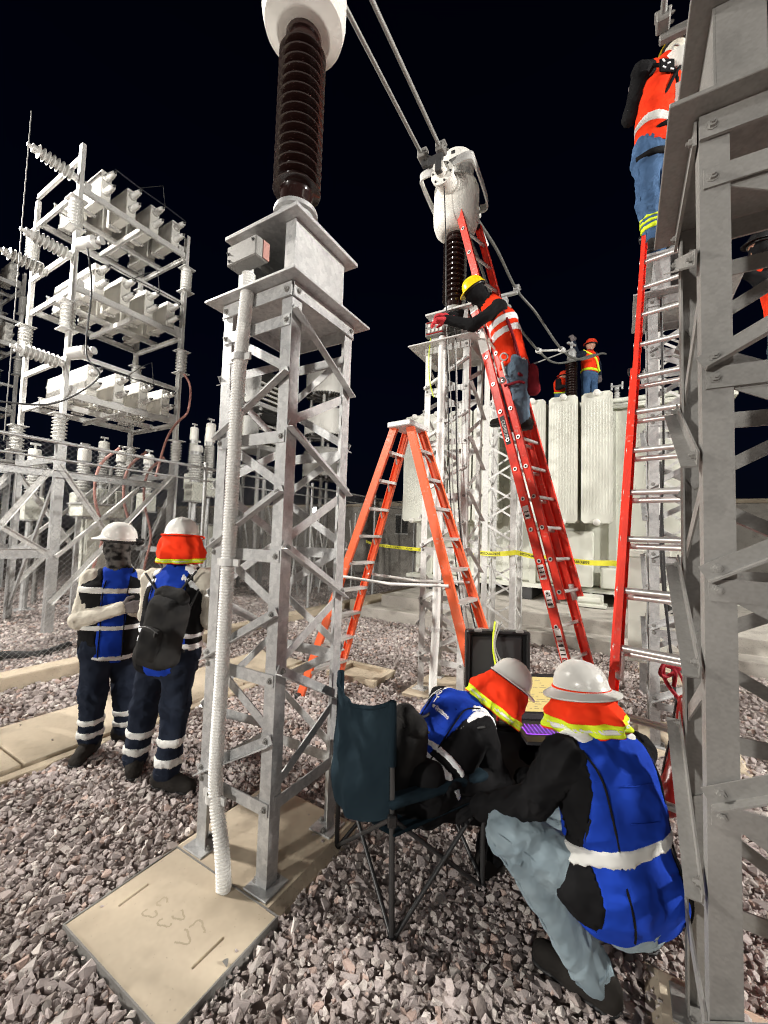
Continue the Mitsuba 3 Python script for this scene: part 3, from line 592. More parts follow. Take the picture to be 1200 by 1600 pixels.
_l = extension_ladder((2.0, .11, 0), (3.93, -.131, 4.14), unit((-.10, -.44, 0)), .45, 'red extension ladder behind the right tower, with the blue jeaned worker standing on it', 'red_fibreglass', 3.2, 1.1, stickers=((1.05, .22, 'print_red'),))
LADD = _l[1:]
_l = extension_ladder((4.75, -1.95, 0), (4.45, -.95, 4.9), (-1, 0, 0), .44, 'red ladder glimpsed through the right tower at the edge of the frame', 'red_fibreglass', 3.4, 1.1)
LADG = _l[1:]

t = Thing('stepladder', 'tall orange twin sided stepladder standing open behind the near tower', 'stepladder')
_L, _Rr = A(3.227, 2.839, 0), A(3.298, .908, 0); _n = unit(A(.585, -.061, 0)); _u = unit(_Rr - _L); _m = (_L + _Rr) / 2; _H = 2.76
AP = _m + _n * .294 + (0, 0, _H)
railp = {}
for k, (f0, sg) in enumerate(((_L, -1), (_Rr, 1))):
    for j, off in enumerate((0.0, .588)):
        a = f0 + _n * off; b = AP + _u * sg * .085 + _n * (-.125 if j == 0 else .125) - (0, 0, .03)
        d = unit(b - a); nn = unit(np.cross(d, _n)) * 1.0
        t.part('rail', rail_channel(a, b, _n * (1 if j == 0 else -1), nn, .082, .034), 'orange_fibreglass'); railp[(k, j)] = (a, b)
        t.part('foot', box(a + (0, 0, .02), (.06, .09, .05), rotz(math.atan2(_u[1], _u[0])), .008), 'black_rubber')
    for q in range(1, 10):
        z = q * .278
        p, r = (railp[(k, j)][0] + (railp[(k, j)][1] - railp[(k, j)][0]) * (z / (_H - .03)) for j in (0, 1))
        e = unit(r - p); R = np.stack([e, np.cross([0, 0, 1.0], e), [0, 0, 1.0]], 1)
        st = t.part('step', cat([box((p + r) / 2, (np.linalg.norm(r - p) - .014, .088, .006), R), box((p + r) / 2 + R[:, 1] * .042 - (0, 0, .012), (np.linalg.norm(r - p) - .014, .005, .028), R), box((p + r) / 2 - R[:, 1] * .042 - (0, 0, .012), (np.linalg.norm(r - p) - .014, .005, .028), R)]), 'aluminium')
        dd = unit(railp[(k, 0)][1] - railp[(k, 0)][0])
        t.part('knee_brace', cat([flat(p + e * .02 - dd * .10, p + e * .10 - (0, 0, .01), R[:, 1], .018, .003), flat(r - e * .02 - dd * .10, r - e * .10 - (0, 0, .01), R[:, 1], .018, .003)]), 'aluminium', kind='stuff')
t.part('top_cap', box(AP + (0, 0, -.005), (.35, .27, .055), np.stack([_n, np.cross([0, 0, 1.0], _n), [0, 0, 1.0]], 1), .008), 'galvanised_pale')
for j in (0, 1):
    z = 1.25; p, r = (railp[(k, j)][0] + (railp[(k, j)][1] - railp[(k, j)][0]) * (z / (_H - .03)) for k in (0, 1))
    mid = (p + r) / 2 - (0, 0, .03)
    t.part('spreader_bar', cat([rod(p, mid, .014), rod(mid, r, .014)]), 'pvc_white', True)

# ---------------------------------------------------------------- the power transformer behind
t = Thing('power_transformer', 'big cream power transformer with a row of flat radiators behind the ladders', 'transformer')
TX = 8.95
t.part('tank', box2((TX, -1.6, .80), (11.2, 4.35, 4.25), .03), 'cream_paint')
t.part('cover_rim', cat([box2((TX - .10, -1.7, 4.25), (11.3, 4.45, 4.29)), box2((TX - .10, -1.7, 4.295), (11.3, 4.45, 4.335))]), 'cream_paint')
for k in range(14): t.part('rim_bolt', cat([rod((TX - .06, -1.5 + .42 * k, 4.335), (TX - .06, -1.5 + .42 * k, 4.365), .018, 6)]), 'cream_paint')
t.part('bottom_flange', box2((TX - .26, -1.75, .70), (11.4, 4.45, .78)), 'cream_paint')
for y in (-1.2, .10, .62, 1.55, 2.1, 3.0, 3.9): t.part('stiffener', box2((TX - .085, y, .78), (TX, y + .13, 4.2), .004), 'cream_paint')
t.part('control_cabinet', box2((8.44, .48, .82), (8.90, .93, 1.86), .012), 'cream_paint')
t.part('valve_box', box2((8.62, .05, .80), (8.86, .36, 1.18), .02), 'cream_paint')
t.part('jacking_pad', cat([box2((8.45, .25, .46), (8.95, .80, .50)), box2((8.5, .30, .50), (8.53, .75, .70)), box2((8.7, .5, .5), (8.95, .54, .70)), rod((8.52, .35, .58), (8.52, .72, .58), .06)]), 'cream_paint')
for y in (-1.0, 1.6, 3.6): t.part('skid', box2((8.8, y, .44), (11.2, y + .3, .70), .01), 'dark_metal')
for i, y in enumerate((.15, .715, 1.28, 2.20, 2.745, 3.29, 3.835)):
    w, z0, z1 = .505, 2.0, 4.40; xf0 = 8.20
    ch = .05
    poly = np.array([[0, z0 + ch], [ch, z0], [w - ch, z0], [w, z0 + ch], [w, z1 - ch], [w - ch, z1], [ch, z1], [0, z1 - ch]])
    def plate(x, tk): return prism(np.c_[poly[:, 0] + y, poly[:, 1]], (x, 0, 0), (x + tk, 0, 0), A(0, 1, 0), A(0, 0, 1))
    r = t.part('radiator', plate(xf0, .014), 'cream_paint')
    put(numbered(r + '__fins'), cat([plate(xf0 + .05 + .048 * k, .012) for k in range(11)]), 'cream_paint'); labels[r + '__fins'] = {'kind': 'stuff'}
    for k in range(9):
        yy = y + .055 + k * (w - .11) / 8
        put(numbered(r + '__rib'), prism([(-.013, 0), (.013, 0), (.008, .0035), (-.008, .0035)], (xf0, yy, z0 + .16), (xf0, yy, z1 - .16), A(0, 1, 0), A(-1, 0, 0)), 'cream_paint')
    for zz in (z0 + .02, z1 - .02):
        put(numbered(r + '__header'), cat([rod((xf0 + .0, y + w / 2, zz), (8.94, y + w / 2, zz), .05, 14), lathe([(0, .062), (.035, .058), (.058, .04), (.066, 0), (.058, -.04), (0, -.05)], 14, (-1, 0, 0), (xf0 - .01, y + w / 2, zz))]), 'white_paint', 40)
t.part('conservator_pipe', rod((9.2, -.9, 4.5), (9.2, 1.6, 4.5), .05, 12), 'cream_paint', True)
for (x, y, r, h0, h1, nm) in ((9.42, .95, .125, 4.36, 5.62, 'high_voltage_bushing'), (9.9, .10, .06, 4.36, 4.95, 'low_voltage_bushing'), (9.42, 2.7, .125, 4.36, 5.62, 'high_voltage_bushing')):
    rb, cp = insulator((x, y, h0), (x, y, h1), r, r * .66, .055, 26); bk = t.part(nm, rb, 'brown_porcelain' if r > .1 else 'grey_porcelain', 50)
    puts(bk + '__fitting', cp, 'galvanised_old', 40)
    put(bk + '__cap', cat([lathe([(0, h1), (r * .7, h1), (r * .75, h1 + .12), (r * .5, h1 + .2), (.03, h1 + .22), (.03, h1 + .36), (0, h1 + .36)], 20, at=(x, y, 0)), box((x - .03, y, h1 + .30), (.26, .06, .05), rotz(-.5), .01)] if r > .1 else [lathe([(0, h1), (.045, h1), (.045, h1 + .05), (0, h1 + .06)], 14, at=(x, y, 0)), rod((x, y - .12, h1 + .08), (x, y + .12, h1 + .08), .025), rod((x, y - .1, h1), (x, y - .1, h1 + .16), .02), rod((x, y + .1, h1), (x, y + .1, h1 + .16), .02)]), 'galvanised', 40)

t = Thing('test_switch_handle', 'grey operating rod sticking out sideways from the transformer bushing cap', 'rod')
t.part('rod', rod((9.35, 1.0, 5.78), (9.05, 1.62, 5.50), .016), 'cable_grey', True); t.part('grip', rod((9.07, 1.58, 5.52), (9.0, 1.72, 5.455), .024), 'black_rubber', True)

# white cabinet under the far right tower
t = Thing('white_cabinet', 'cream cabinet with a sloping underside behind the rungs of the right ladder', 'cabinet')
_pr = np.array([[-.40, .56], [-.40, 1.52], [-.05, 1.52], [-.05, .40], [-.22, .40]])
t.part('body', prism(_pr, (5.22, 0, 0), (5.50, 0, 0), A(0, 1, 0), A(0, 0, 1)), 'cream_paint'); t.part('lid', box((5.36, -.22, 1.56), (.36, .44, .08), None, .01), 'cream_paint')
t.part('post', box((5.45, -.2, .22), (.08, .08, .44)), 'galvanised')

# ---------------------------------------------------------------- caution tape, printed side away, so that its lettering reads mirrored
t = Thing('caution_tape', 'yellow caution tape strung between the slim masts, its black lettering reading backwards', 'tape')
TP = [(10.2, 6.6, 1.46), (8.6, 5.0, 1.40), (6.085, 1.93, 1.45), (6.082, 1.33, 1.48), (6.12, .75, 1.42), (6.13, .1, 1.40), (6.12, -.29, 1.37), (6.13, -.80, 1.35), (6.0, -1.9, 1.22), (5.9, -3.4, 1.2)]
for a, b in zip(TP[:-1], TP[1:]):
    a, b = A(*a), A(*b); d = unit(b - a); up = unit(np.cross(np.cross(d, [0, 0, 1]), d)); nn = np.cross(d, up); n = 10
    v, f = [], []
    for k in range(n + 1):
        s = k / n; tw = .22 * math.sin(3.1 * s * 2 + a[1]); c = a + (b - a) * s - A(0, 0, .022 * math.sin(math.pi * s)); w = up * math.cos(tw) + nn * math.sin(tw)
        v += [c - w * .036, c + w * .036]
        if k: q = 2 * k; f += [[q - 2, q, q + 1], [q - 2, q + 1, q - 1]]
    t.part('strip', (np.array(v), np.array(f)), 'tape_yellow', True)
    L = np.linalg.norm(b - a)
    if L > .35:
        tm = meshkit.text_mesh('PRECAUCION', .034, .0006, True); tv = np.asarray(tm.vertices); tw_ = np.ptp(tv[:, 0])
        for c0 in np.arange(.06, L - tw_ - .02, .62):
            q = c0 / L
            x = (tw_ - tv[:, 0]) + c0                              # mirrored along the tape
            x = L - x if np.dot(d, _r) < 0 else x
            c = a + d * x[:, None] - np.outer(.022 * np.sin(np.pi * x / L), [0, 0, 1]); tw = .22 * np.sin(3.1 * x / L * 2 + a[1]); w = up * np.cos(tw)[:, None] + nn * np.sin(tw)[:, None]
            m3 = np.cross(d, w); m3 *= np.sign((m3 @ -_h))[:, None]
            t.part('lettering', (c + w * (tv[:, 1:2] - .017) + m3 * (.0012 + tv[:, 2:]), np.asarray(tm.faces)), 'print_black')

# ---------------------------------------------------------------- capacitor rack on the left
def rack(x0, y0, dz, label, far=False, nx=4):
    t = Thing('capacitor_rack', label, 'capacitor rack', None)
    x1, y1 = x0 + 1.92, y0 + 1.63
    F = 'galvanised_pale'; base = (3.75, 5.50, 7.15); posts = ((3.40, 4.73), (5.20, 6.40), (6.90, 7.86)); gaps = ((2.95, 3.40), (4.73, 5.20), (6.40, 6.90))
    corners = [(x0, y0, 1, 1), (x1, y0, -1, 1), (x0, y1, 1, -1), (x1, y1, -1, -1)]
    for k in range(3):
        zb = base[k] + dz
        for (x, y, sx, sy) in corners:
            a, b = posts[k]
            if k == 2 and (sx < 0 or sy < 0): b = 7.55
            t.part('post', channel((x, y, a + dz), (x, y, b + dz), (sx, 0, 0), .11, .06, .007), F)
            g0, g1 = gaps[k]
            rb, cp = insulator((x, y, g0 + .02 + dz), (x, y, g1 - .02 + dz), .105, .070, .055, 24); i = t.part('post_insulator', rb, 'grey_porcelain', 50); puts(i + '__fitting', cp + [box((x, y, g0 + .01 + dz), (.24, .24, .014)), box((x, y, g1 - .01 + dz), (.24, .24, .014))], F, 30)
        for y in (y0, y0 + .85, y1): t.part('beam', channel((x0 + .0, y, zb), (x1, y, zb), (0, 1 if y < y1 else -1, 0), .10, .05), F)
        for x in (x0 + .02, x0 + .98, x1 - .02): t.part('cross_beam', channel((x, y0, zb - .056), (x, y1, zb - .056), (1 if x < x1 - .1 else -1, 0, 0), .09, .045), F)
        t.part('cross_beam', channel((x0, y0, zb + .55 if k < 2 else zb + .48), (x0, y1, zb + .55 if k < 2 else zb + .48), (1, 0, 0), .09, .045), F)
        if k < 2: t.part('beam', channel((x0, y0, zb + .66), (x1, y0, zb + .66), (0, 1, 0), .07, .04), F)
        t.parts('gusset', [box((x0 + .14, y0 - .006, zb + .09), (.10, .012, .10)), box((x1 - .14, y0 - .006, zb + .09), (.10, .012, .10))], F)
        # busbar wires along the bushings, short risers
        if not far or k > 0:
            t.part('bus_wire', tube(curve([(x0 + .42, y0 - .22, zb + .52), (x0 + .84, y0 - .23, zb + .50), (x0 + 1.26, y0 - .22, zb + .52), (x0 + 1.70, y0 - .22, zb + .51)], 6), .008, 6), 'dark_metal', True)
            t.part('bus_riser', tube(A((x0 + .84, y0 - .22, zb + .52), (x0 + 1.10, y0 - .10, zb + .80), (x0 + 1.28, y0 - .12, zb + .95), (x0 + 1.28, y0 - .22, zb + .54)), .007, 6), 'dark_metal')
        # horizontal standoff insulators towards -x with their bus rod
        for (y, z) in (((y0, zb + .10 + 0.35 * (k < 2)),) if k != 1 else ((y0, zb + .45), (y0 + .85, zb + .44))):
            rb, cp = insulator((x0 - .02, y, z), (x0 - .60, y, z + .02), .105, .055, .062, 24); i = t.part('standoff_insulator', rb, 'grey_porcelain', 50); puts(i + '__fitting', cp + [rod((x0 - .60, y, z + .02), (x0 - .66, y, z + .02), .03)], F, 40)
            t.part('bus_rod', rod((x0 - .64, y, z - 1.35), (x0 - .64, y, z + (.55 if k == 2 else .04)), .007, 8), 'cable_grey', True)
        if k < 2:
            c = A(x0 + .05, y0 - .36, zb + .58); q = t.part('fuse_insulator', lathe([(0, -.20), (.05, -.20), (.09, -.17), (.10, 0), (.09, .05), (.10, .08), (.09, .11), (.10, .14), (.06, .17), (0, .17)], 22, (.35, -1, .08), c), 'grey_porcelain', 40)
            put(q + '__cap', lathe([(0, .17), (.035, .17), (.035, .24), (.06, .245), (.06, .27), (0, .28)], 14, (.35, -1, .08), c), F, 40)
    # understructure: legs, girts and bracing down to the ground
    zt = 2.93 + dz
    xs = (x0 - 1.9, x0, x1)
    for x in xs:
        for y in (y0, y1):
            t.part('leg', angle((x, y, .0), (x, y, zt), (1 if x < x1 else -1, 0, 0), .12, .008, sgn=1 if y == y0 else -1), 'galvanised')
        for z in (2.70, 1.24): t.part('girt', channel((x, y0, z), (x, y1, z), (1, 0, 0), .10, .05), 'galvanised')
        t.part('brace', angle((x + .02, y0, 2.6), (x + .02, y1, .15), (1, 0, 0), .06), 'galvanised')
    for y in (y0, y1):
        o = -.012 if y == y0 else .012
        t.part('girt', channel((x0 - 2.5, y + o, 2.46), (x1, y + o, 2.46 if y == y0 else 2.7), (0, -1, 0), .11, .05), 'galvanised')
        t.part('girt', channel((x0 - 2.5, y + o, 1.24), (x0, y + o, 1.24), (0, -1, 0), .14, .05), 'galvanised')
        for (xa, za, xb, zb) in ((x0 + .04, 2.62, x1 - .1, .10), (x1 - .04, 2.7, x0 + .06, .45), (x0 - 1.86, 2.55, x0 - .04, 1.27), (x0 - .06, 2.5, x0 - 1.5, .1), (x0 + .04, 1.2, x1 - .7, 2.4)):
            t.part('brace', angle((xa, y + 2 * o, za), (xb, y + 2 * o, zb), (0, -1, 0), .07), 'galvanised_pale')
    # the cans: white boxes on edge, two bushings at the outer end
    names = ('first', 'second', 'third', 'fourth'); tiers = ('lowest', 'middle', 'top')
    for k in range(3):
        for row in (0, 1):
            if far and (row or k == 0): continue
            for i in range(nx):
                zb = base[k] + dz; sy = -1 if row == 0 else 1; yc = (y0 + .40) if row == 0 else (y1 - .40); cx = x0 + .42 + i * .42
                tx = Thing('capacitor_can', f'white capacitor can, {names[i]} from left, {"front" if row == 0 else "rear"} row, {tiers[k]} tier of ' + ('the distant rack' if far else 'the near rack'), 'capacitor', 'white capacitor cans on the racks')
                c = A(cx, yc, zb + .34)
                tx.part('body', box(c, (.165, .70, .50), None, .012), 'white_paint')
                tx.parts('mounting_lug', [box(c + (.0, sy * .31, -.265), (.20, .07, .02)), box(c + (.0, -sy * .2, -.265), (.20, .07, .02))], F)
                for s in (-1, 1):
                    p = c + (0, sy * .35, s * .12); ax = A(.10, sy, .16)
                    b = tx.part('bushing', lathe([(0, -.01), (.062, -.01), (.062, .03), (.048, .04), (.056, .06), (.047, .085), (.055, .105), (.046, .13), (.052, .15), (.044, .17), (.038, .215), (0, .22)], 16, ax, p), 'grey_porcelain', 40)
                    put(b + '__stud', rod(p + unit(ax) * .21, p + unit(ax) * .27, .014), 'dark_metal', True)
    return t
rack(2.80, 7.57, 0, 'tall three tier steel rack of white capacitor cans behind the left fence')
rack(2.25, 14.0, 0.9, 'second capacitor rack half cut by the left edge, dimmer and behind the first', far=True)
thing('rack_cable', tube(curve([(2.84, 7.2, 6.05), (2.86, 7.0, 5.3), (2.86, 7.05, 4.55), (2.85, 6.95, 4.2), (2.95, 6.8, 3.9), (2.5, 7.0, 3.4), (1.9, 7.3, 3.3)], 8), .014, 6), 'dark_metal', 'dark cable hanging down the front post of the capacitor rack', 'cable', smooth=True)
thing('red_loop_cable', tube(curve([(4.74, 7.5, 4.75), (4.86, 7.45, 4.5), (4.84, 7.45, 4.0), (4.6, 7.4, 3.7), (4.35, 7.3, 3.3), (4.2, 7.3, 2.6)], 8), .022, 8), 'copper_pink', 'pinkish red cable looping out from the right post of the capacitor rack', 'cable', smooth=True)
for i, (x, y) in enumerate(((3.55, 7.9), (3.95, 7.75), (4.45, 8.0))):
    thing('riser_cable', tube(curve([(x + .3, y, 3.1), (x + .05, y + .1, 2.75), (x - .05, y, 2.2), (x + .1, y - .05, 1.5), (x + .02 * i, y, .8), (x + .25, y + .1, .05)], 8), .024, 8), 'copper_pink', ('leftmost of the pinkish cables curving down under the capacitor rack', 'middle of the pinkish cables curving down under the capacitor rack', 'rightmost of the pinkish cables curving down under the capacitor rack')[i], 'cable', smooth=True)

# instrument transformers and cabinets standing behind the fence
def post_apparatus(x, y, zi0, zi1, r, label, cap, body=None, mat='grey_porcelain', stand=True):
    t = Thing('voltage_transformer', label, 'voltage transformer', None)
    if stand:
        t.part('stand', cat([rod((x, y, 0), (x, y, zi0 - .45), .06), box((x, y, .03), (.3, .3, .03)), box((x, y, zi0 - .46), (.36, .36, .02))]), 'galvanised')
    t.part('base_box', box((x, y, zi0 - .23), body or (.32, .32, .44), None, .02), 'cream_paint')
    rb, cp = insulator((x, y, zi0), (x, y, zi1), r, r * .6, .06, 22, r * .85); t.part('porcelain', rb, mat, 50); t.parts('end_fitting', cp, 'galvanised', 40)
    t.part('cap', lathe([(0, zi1), (r * .8, zi1), (r * .8, zi1 + cap), (r * .7, zi1 + cap + .03), (0, zi1 + cap + .03)], 20, at=(x, y, 0)), 'white_paint', 40)
    t.part('terminal', cat([rod((x, y, zi1 + cap), (x, y, zi1 + cap + .12), .018), box((x, y, zi1 + cap + .13), (.16, .05, .04))]), 'galvanised_pale')
    return t
post_apparatus(5.80, 8.5, 2.75, 3.45, .17, 'grey ribbed apparatus with a small domed top behind the fence left of the near tower', .12)
post_apparatus(6.14, 8.5, 2.90, 3.75, .14, 'ribbed apparatus with a tall white cap behind the fence left of the near tower', .42)
post_apparatus(4.02, 9.6, 2.35, 3.0, .15, 'ribbed apparatus standing under the capacitor rack, left of the other', .22)
post_apparatus(4.75, 9.6, 2.45, 3.1, .15, 'ribbed apparatus standing under the capacitor rack, right of the other', .22)
post_apparatus(5.5, 9.9, 2.5, 3.2, .14, 'ribbed apparatus between the rack and the near tower, partly hidden by pink cables', .2)
for i, (x, y, w, d, h, z) in enumerate(((3.95, 8.75, .75, .5, .22, 1.95), (6.3, 9.0, 1.1, .6, 1.35, 1.1), (3.95, 8.9, .42, .42, 1.2, 1.2), (7.9, 9.6, .5, .5, 1.3, 4.9))):
    t = Thing('switch_cabinet', ('pale flat box on posts behind the white helmeted workers', 'wide grey metal cabinet behind the fence, right of the worker in the orange neck shade', 'pale narrow cabinet under the flat box behind the left worker', 'grey box high on a post just left of the near tower')[i], 'cabinet')
    t.part('body', box((x, y, z), (w, d, h), None, .015), 'cream_paint'); t.part('roof', box((x, y, z + h / 2 + .018), (w + .08, d + .08, .03), None, .006), 'galvanised')
    if i in (1, 2): t.part('door', box((x, y - d / 2 - .008, z), (w * .86, .014, h * .86), None, .004), 'cream_paint')
    for sx in (-1, 1): t.part('post', box((x + sx * (w / 2 - .06), y, (z - h / 2) / 2), (.07, .07, z - h / 2)), 'galvanised')

post_apparatus(3.3, 9.9, 2.2, 2.9, .13, 'short ribbed apparatus low under the left part of the capacitor rack', .2)
post_apparatus(5.1, 11.2, 2.6, 3.5, .15, 'ribbed apparatus far behind the rack, beside the right post', .25)
post_apparatus(6.9, 9.6, 3.0, 3.9, .14, 'tall ribbed apparatus just left of the near tower, behind the others', .3)
post_apparatus(7.4, 11.0, 3.3, 4.3, .15, 'tall ribbed apparatus seen beside the conduit of the near tower', .35)
for i, (x, y, h) in enumerate(((3.2, 10.6, 2.9), (4.6, 10.8, 3.1), (6.2, 10.9, 3.0))):
    t = Thing('pipe_gantry', ('dim pipe frame behind the rack, leftmost', 'dim pipe frame behind the rack, middle one', 'dim pipe frame behind the fence, rightmost')[i], 'pipe frame')
    for s in (-.5, .5): t.part('post', rod((x + s, y, 0), (x + s, y, h), .045), 'galvanised_old', True)
    t.part('crossbar', rod((x - .55, y, h), (x + .55, y, h), .04), 'galvanised_old', True); t.part('brace', flat((x - .5, y, .3), (x + .5, y, h - .3), (0, 1, 0), .05), 'galvanised_old'); t.part('brace', flat((x + .5, y + .02, .3), (x - .5, y + .02, h - .3), (0, 1, 0), .05), 'galvanised_old')

# air core reactors: three stacked drums on insulators, and a louvred bank
t = Thing('air_core_reactor', 'stack of three white drum reactors on insulators, seen through the near tower', 'reactor')
rx, ry = 10.15, 8.25
for z0, z1 in ((3.40, 4.35), (4.72, 5.62), (6.02, 6.92)):
    d = t.part('drum', lathe([(.45, z0 + .02), (.66, z0 + .02), (.69, z0 + .06), (.69, z1 - .18), (.60, z1 - .03), (.30, z1), (0, z1)], 40, at=(rx, ry, 0)), 'white_paint', 40)
    put(d + '__spider', cat([box((rx, ry, z0 - .02), (1.36, .05, .07), rotz(k * math.pi / 4)) for k in range(4)]), 'galvanised'); 
    put(d + '__teeth', cat([box((rx + .62 * math.cos(a), ry + .62 * math.sin(a), z0 - .0), (.10, .03, .06), rotz(a)) for a in np.arange(44) * 2 * math.pi / 44]), 'dark_metal'); labels[d + '__teeth'] = {'kind': 'stuff'}
    for k in range(4):
        a = k * math.pi / 2 + .5; zl = {3.40: .9, 4.72: 4.30, 6.02: 5.58}[z0]
        rb, cp = insulator((rx + .5 * math.cos(a), ry + .5 * math.sin(a), max(zl, z0 - .42)), (rx + .5 * math.cos(a), ry + .5 * math.sin(a), z0 - .03), .06, .04, .06, 14); i = t.part('support_insulator', rb, 'grey_porcelain', 50); puts(i + '__fitting', cp, 'galvanised', 40)
        if z0 == 3.40: t.part('column', rod((rx + .5 * math.cos(a), ry + .5 * math.sin(a), 0), (rx + .5 * math.cos(a), ry + .5 * math.sin(a), 2.98), .06), 'galvanised_pale', True)
t = Thing('louvred_bank', 'stacked white louvred resistor bank seen behind the conduit of the near tower', 'resistor bank')
for k, (z0, z1, n) in enumerate(((4.25, 4.85, 5), (5.45, 6.05, 5))):
    for q in range(n):
        z = z0 + (z1 - z0) * q / (n - 1); t.part('louvre', box((8.45, 9.25, z), (1.15, .9, .05), np.array([[1, 0, 0], [0, math.cos(.35), -math.sin(.35)], [0, math.sin(.35), math.cos(.35)]])), 'white_paint')
    t.parts('side_frame', [box((8.45 + s * .62, 9.25, (z0 + z1) / 2), (.06, .95, z1 - z0 + .2)) for s in (-1, 1)], 'galvanised_pale')
    t.part('tray', box((8.45, 9.25, z0 - .22), (1.3, 1.0, .12), None, .02), 'galvanised_pale'); t.part('top', box((8.45, 9.25, z1 + .18), (1.3, 1.0, .06), None, .01), 'dark_metal')
    for sx in (-1, 1):
        for sy in (-1, 1):
            zz = 3.3 if k == 0 else 4.95
            rb, cp = insulator((8.45 + sx * .5, 9.25 + sy * .4, zz if k else 3.55), (8.45 + sx * .5, 9.25 + sy * .4, z0 - .28), .06, .04, .06, 14); i = t.part('support_insulator', rb, 'grey_porcelain', 50); puts(i + '__fitting', cp, 'galvanised', 40)
for sx in (-1, 1):
    for sy in (-1, 1): t.part('column', rod((8.45 + sx * .5, 9.25 + sy * .4, 0), (8.45 + sx * .5, 9.25 + sy * .4, 3.55), .06), 'galvanised_pale', True)
    t.part('brace', flat((8.45 + sx * .5, 8.85, .3), (8.45 + sx * .5, 9.65, 3.3), (1, 0, 0), .05), 'galvanised_pale')
t.part('deck', box((8.45, 9.25, 3.50), (1.3, 1.0, .08)), 'galvanised')
for i, (x, y, h, lean) in enumerate(((8.7, 7.4, 2.2, .4), (9.3, 7.2, 2.0, -.5), (9.9, 6.9, 2.3, .3), (8.1, 7.3, 1.9, -.3))):
    thing('steel_strut', cat([rod((x, y, 0), (x + lean, y + .1, h), .022, 8), rod((x + lean, y, 0), (x, y + .1, h * .9), .022, 8)]), 'galvanised_pale', ('crossed pale steel struts below the white drum reactors, first from the left', 'crossed pale steel struts below the drum reactors beside the lit lamp', 'crossed pale steel struts near the left legs of the orange stepladder', 'crossed pale struts behind the conduit of the near tower')[i], 'strut')

# chain link fences
def fence(p0, p1, H, posts, label, z0=.15, pitch=.062, mid=True):
    t = Thing('chain_link_fence', label, 'fence'); p0, p1 = A(*p0, 0), A(*p1, 0); L = np.linalg.norm(p1 - p0); d = unit(p1 - p0); n = A(-d[1], d[0], 0)
    for s in posts: t.part('post', cat([rod(p0 + d * s, p0 + d * s + (0, 0, H + .06), .028), lathe([(.034, 0), (.034, .03), (0, .05)], 12, at=p0 + d * s + (0, 0, H + .05))]), 'galvanised', True)
    t.part('rail', rod(p0 + (0, 0, H), p1 + (0, 0, H), .020), 'galvanised', True)
    if mid: t.part('rail', rod(p0 + (0, 0, H - .20) - n * .03, p1 + (0, 0, H - .20) - n * .03, .012), 'galvanised', True)
    V, F = [], []
    h = H - z0
    for sgn, off in ((1, -.026), (-1, -.031)):
        x = np.arange(-h, L, pitch); a0 = np.clip(x, 0, L); a1 = np.clip(x + h, 0, L)
        za, zb = z0 + (a0 - x), z0 + (a1 - x)
        if sgn < 0: za, zb = H - (a0 - x), H - (a1 - x)
        P0 = p0 + d * a0[:, None] + n * off; P0[:, 2] = za; P1 = p0 + d * a1[:, None] + n * off; P1[:, 2] = zb
        w = .0017; tri = [np.array([0, 0, 1.0]) * w, n * w * .87 - np.array([0, 0, .5]) * w, -n * w * .87 - np.array([0, 0, .5]) * w]
        for k in range(len(x)):
            if a1[k] - a0[k] < .02: continue
            b = sum(len(q) for q in V[-1:]) if False else len(V) * 6
            V.append(np.vstack([P0[k] + q for q in tri] + [P1[k] + q for q in tri])); F.append(np.array([[0, 1, 4], [0, 4, 3], [1, 2, 5], [1, 5, 4], [2, 0, 3], [2, 3, 5]]) + b)
    t.part('mesh', (np.vstack(V), np.vstack(F)), 'galvanised', kind='stuff')
fence((-1.0, 5.58), (11.4, 5.58), 2.62, (2.45, 4.98, 7.5, 10.0, 12.35), 'long chain link fence on the kerb behind the two standing workers')
fence((11.6, 5.4), (11.6, -2.0), 2.1, (0, 1.1, 2.9, 5.0, 7.3), 'far chain link fence seen between the legs of the orange stepladder', .05, .11)

# far masonry wall and a small block building
t = Thing('boundary_wall', 'long pale masonry wall closing the yard far behind', 'wall')
t.part('face', box2((15.2, -14, 0), (15.5, 26, 2.9), .01), 'concrete_grey'); t.part('coping', box2((15.14, -14, 2.9), (15.56, 26, 3.02), .01), 'concrete')
for k in range(9): t.part('pier', box2((15.08, -12 + 4 * k, 0), (15.2, -11.6 + 4 * k, 2.9), .01), 'concrete_grey')
t = Thing('block_building', 'small block building with one dark window behind the orange stepladder', 'building')
t.part('wall', box2((13.2, 5.6, 0), (14.8, 8.2, 2.75)), 'concrete_grey'); t.part('roof', box2((13.1, 5.5, 2.75), (14.9, 8.3, 2.92)), 'concrete')
w = t.part('window', box2((13.185, 6.75, 1.75), (13.2, 7.25, 2.4)), 'print_black'); put(w + '__frame', cat([box2((13.17, 6.72, 1.70), (13.185, 7.28, 1.75)), box2((13.17, 6.72, 2.4), (13.185, 7.28, 2.45)), box2((13.17, 6.98, 1.75), (13.184, 7.02, 2.4))]), 'aluminium')

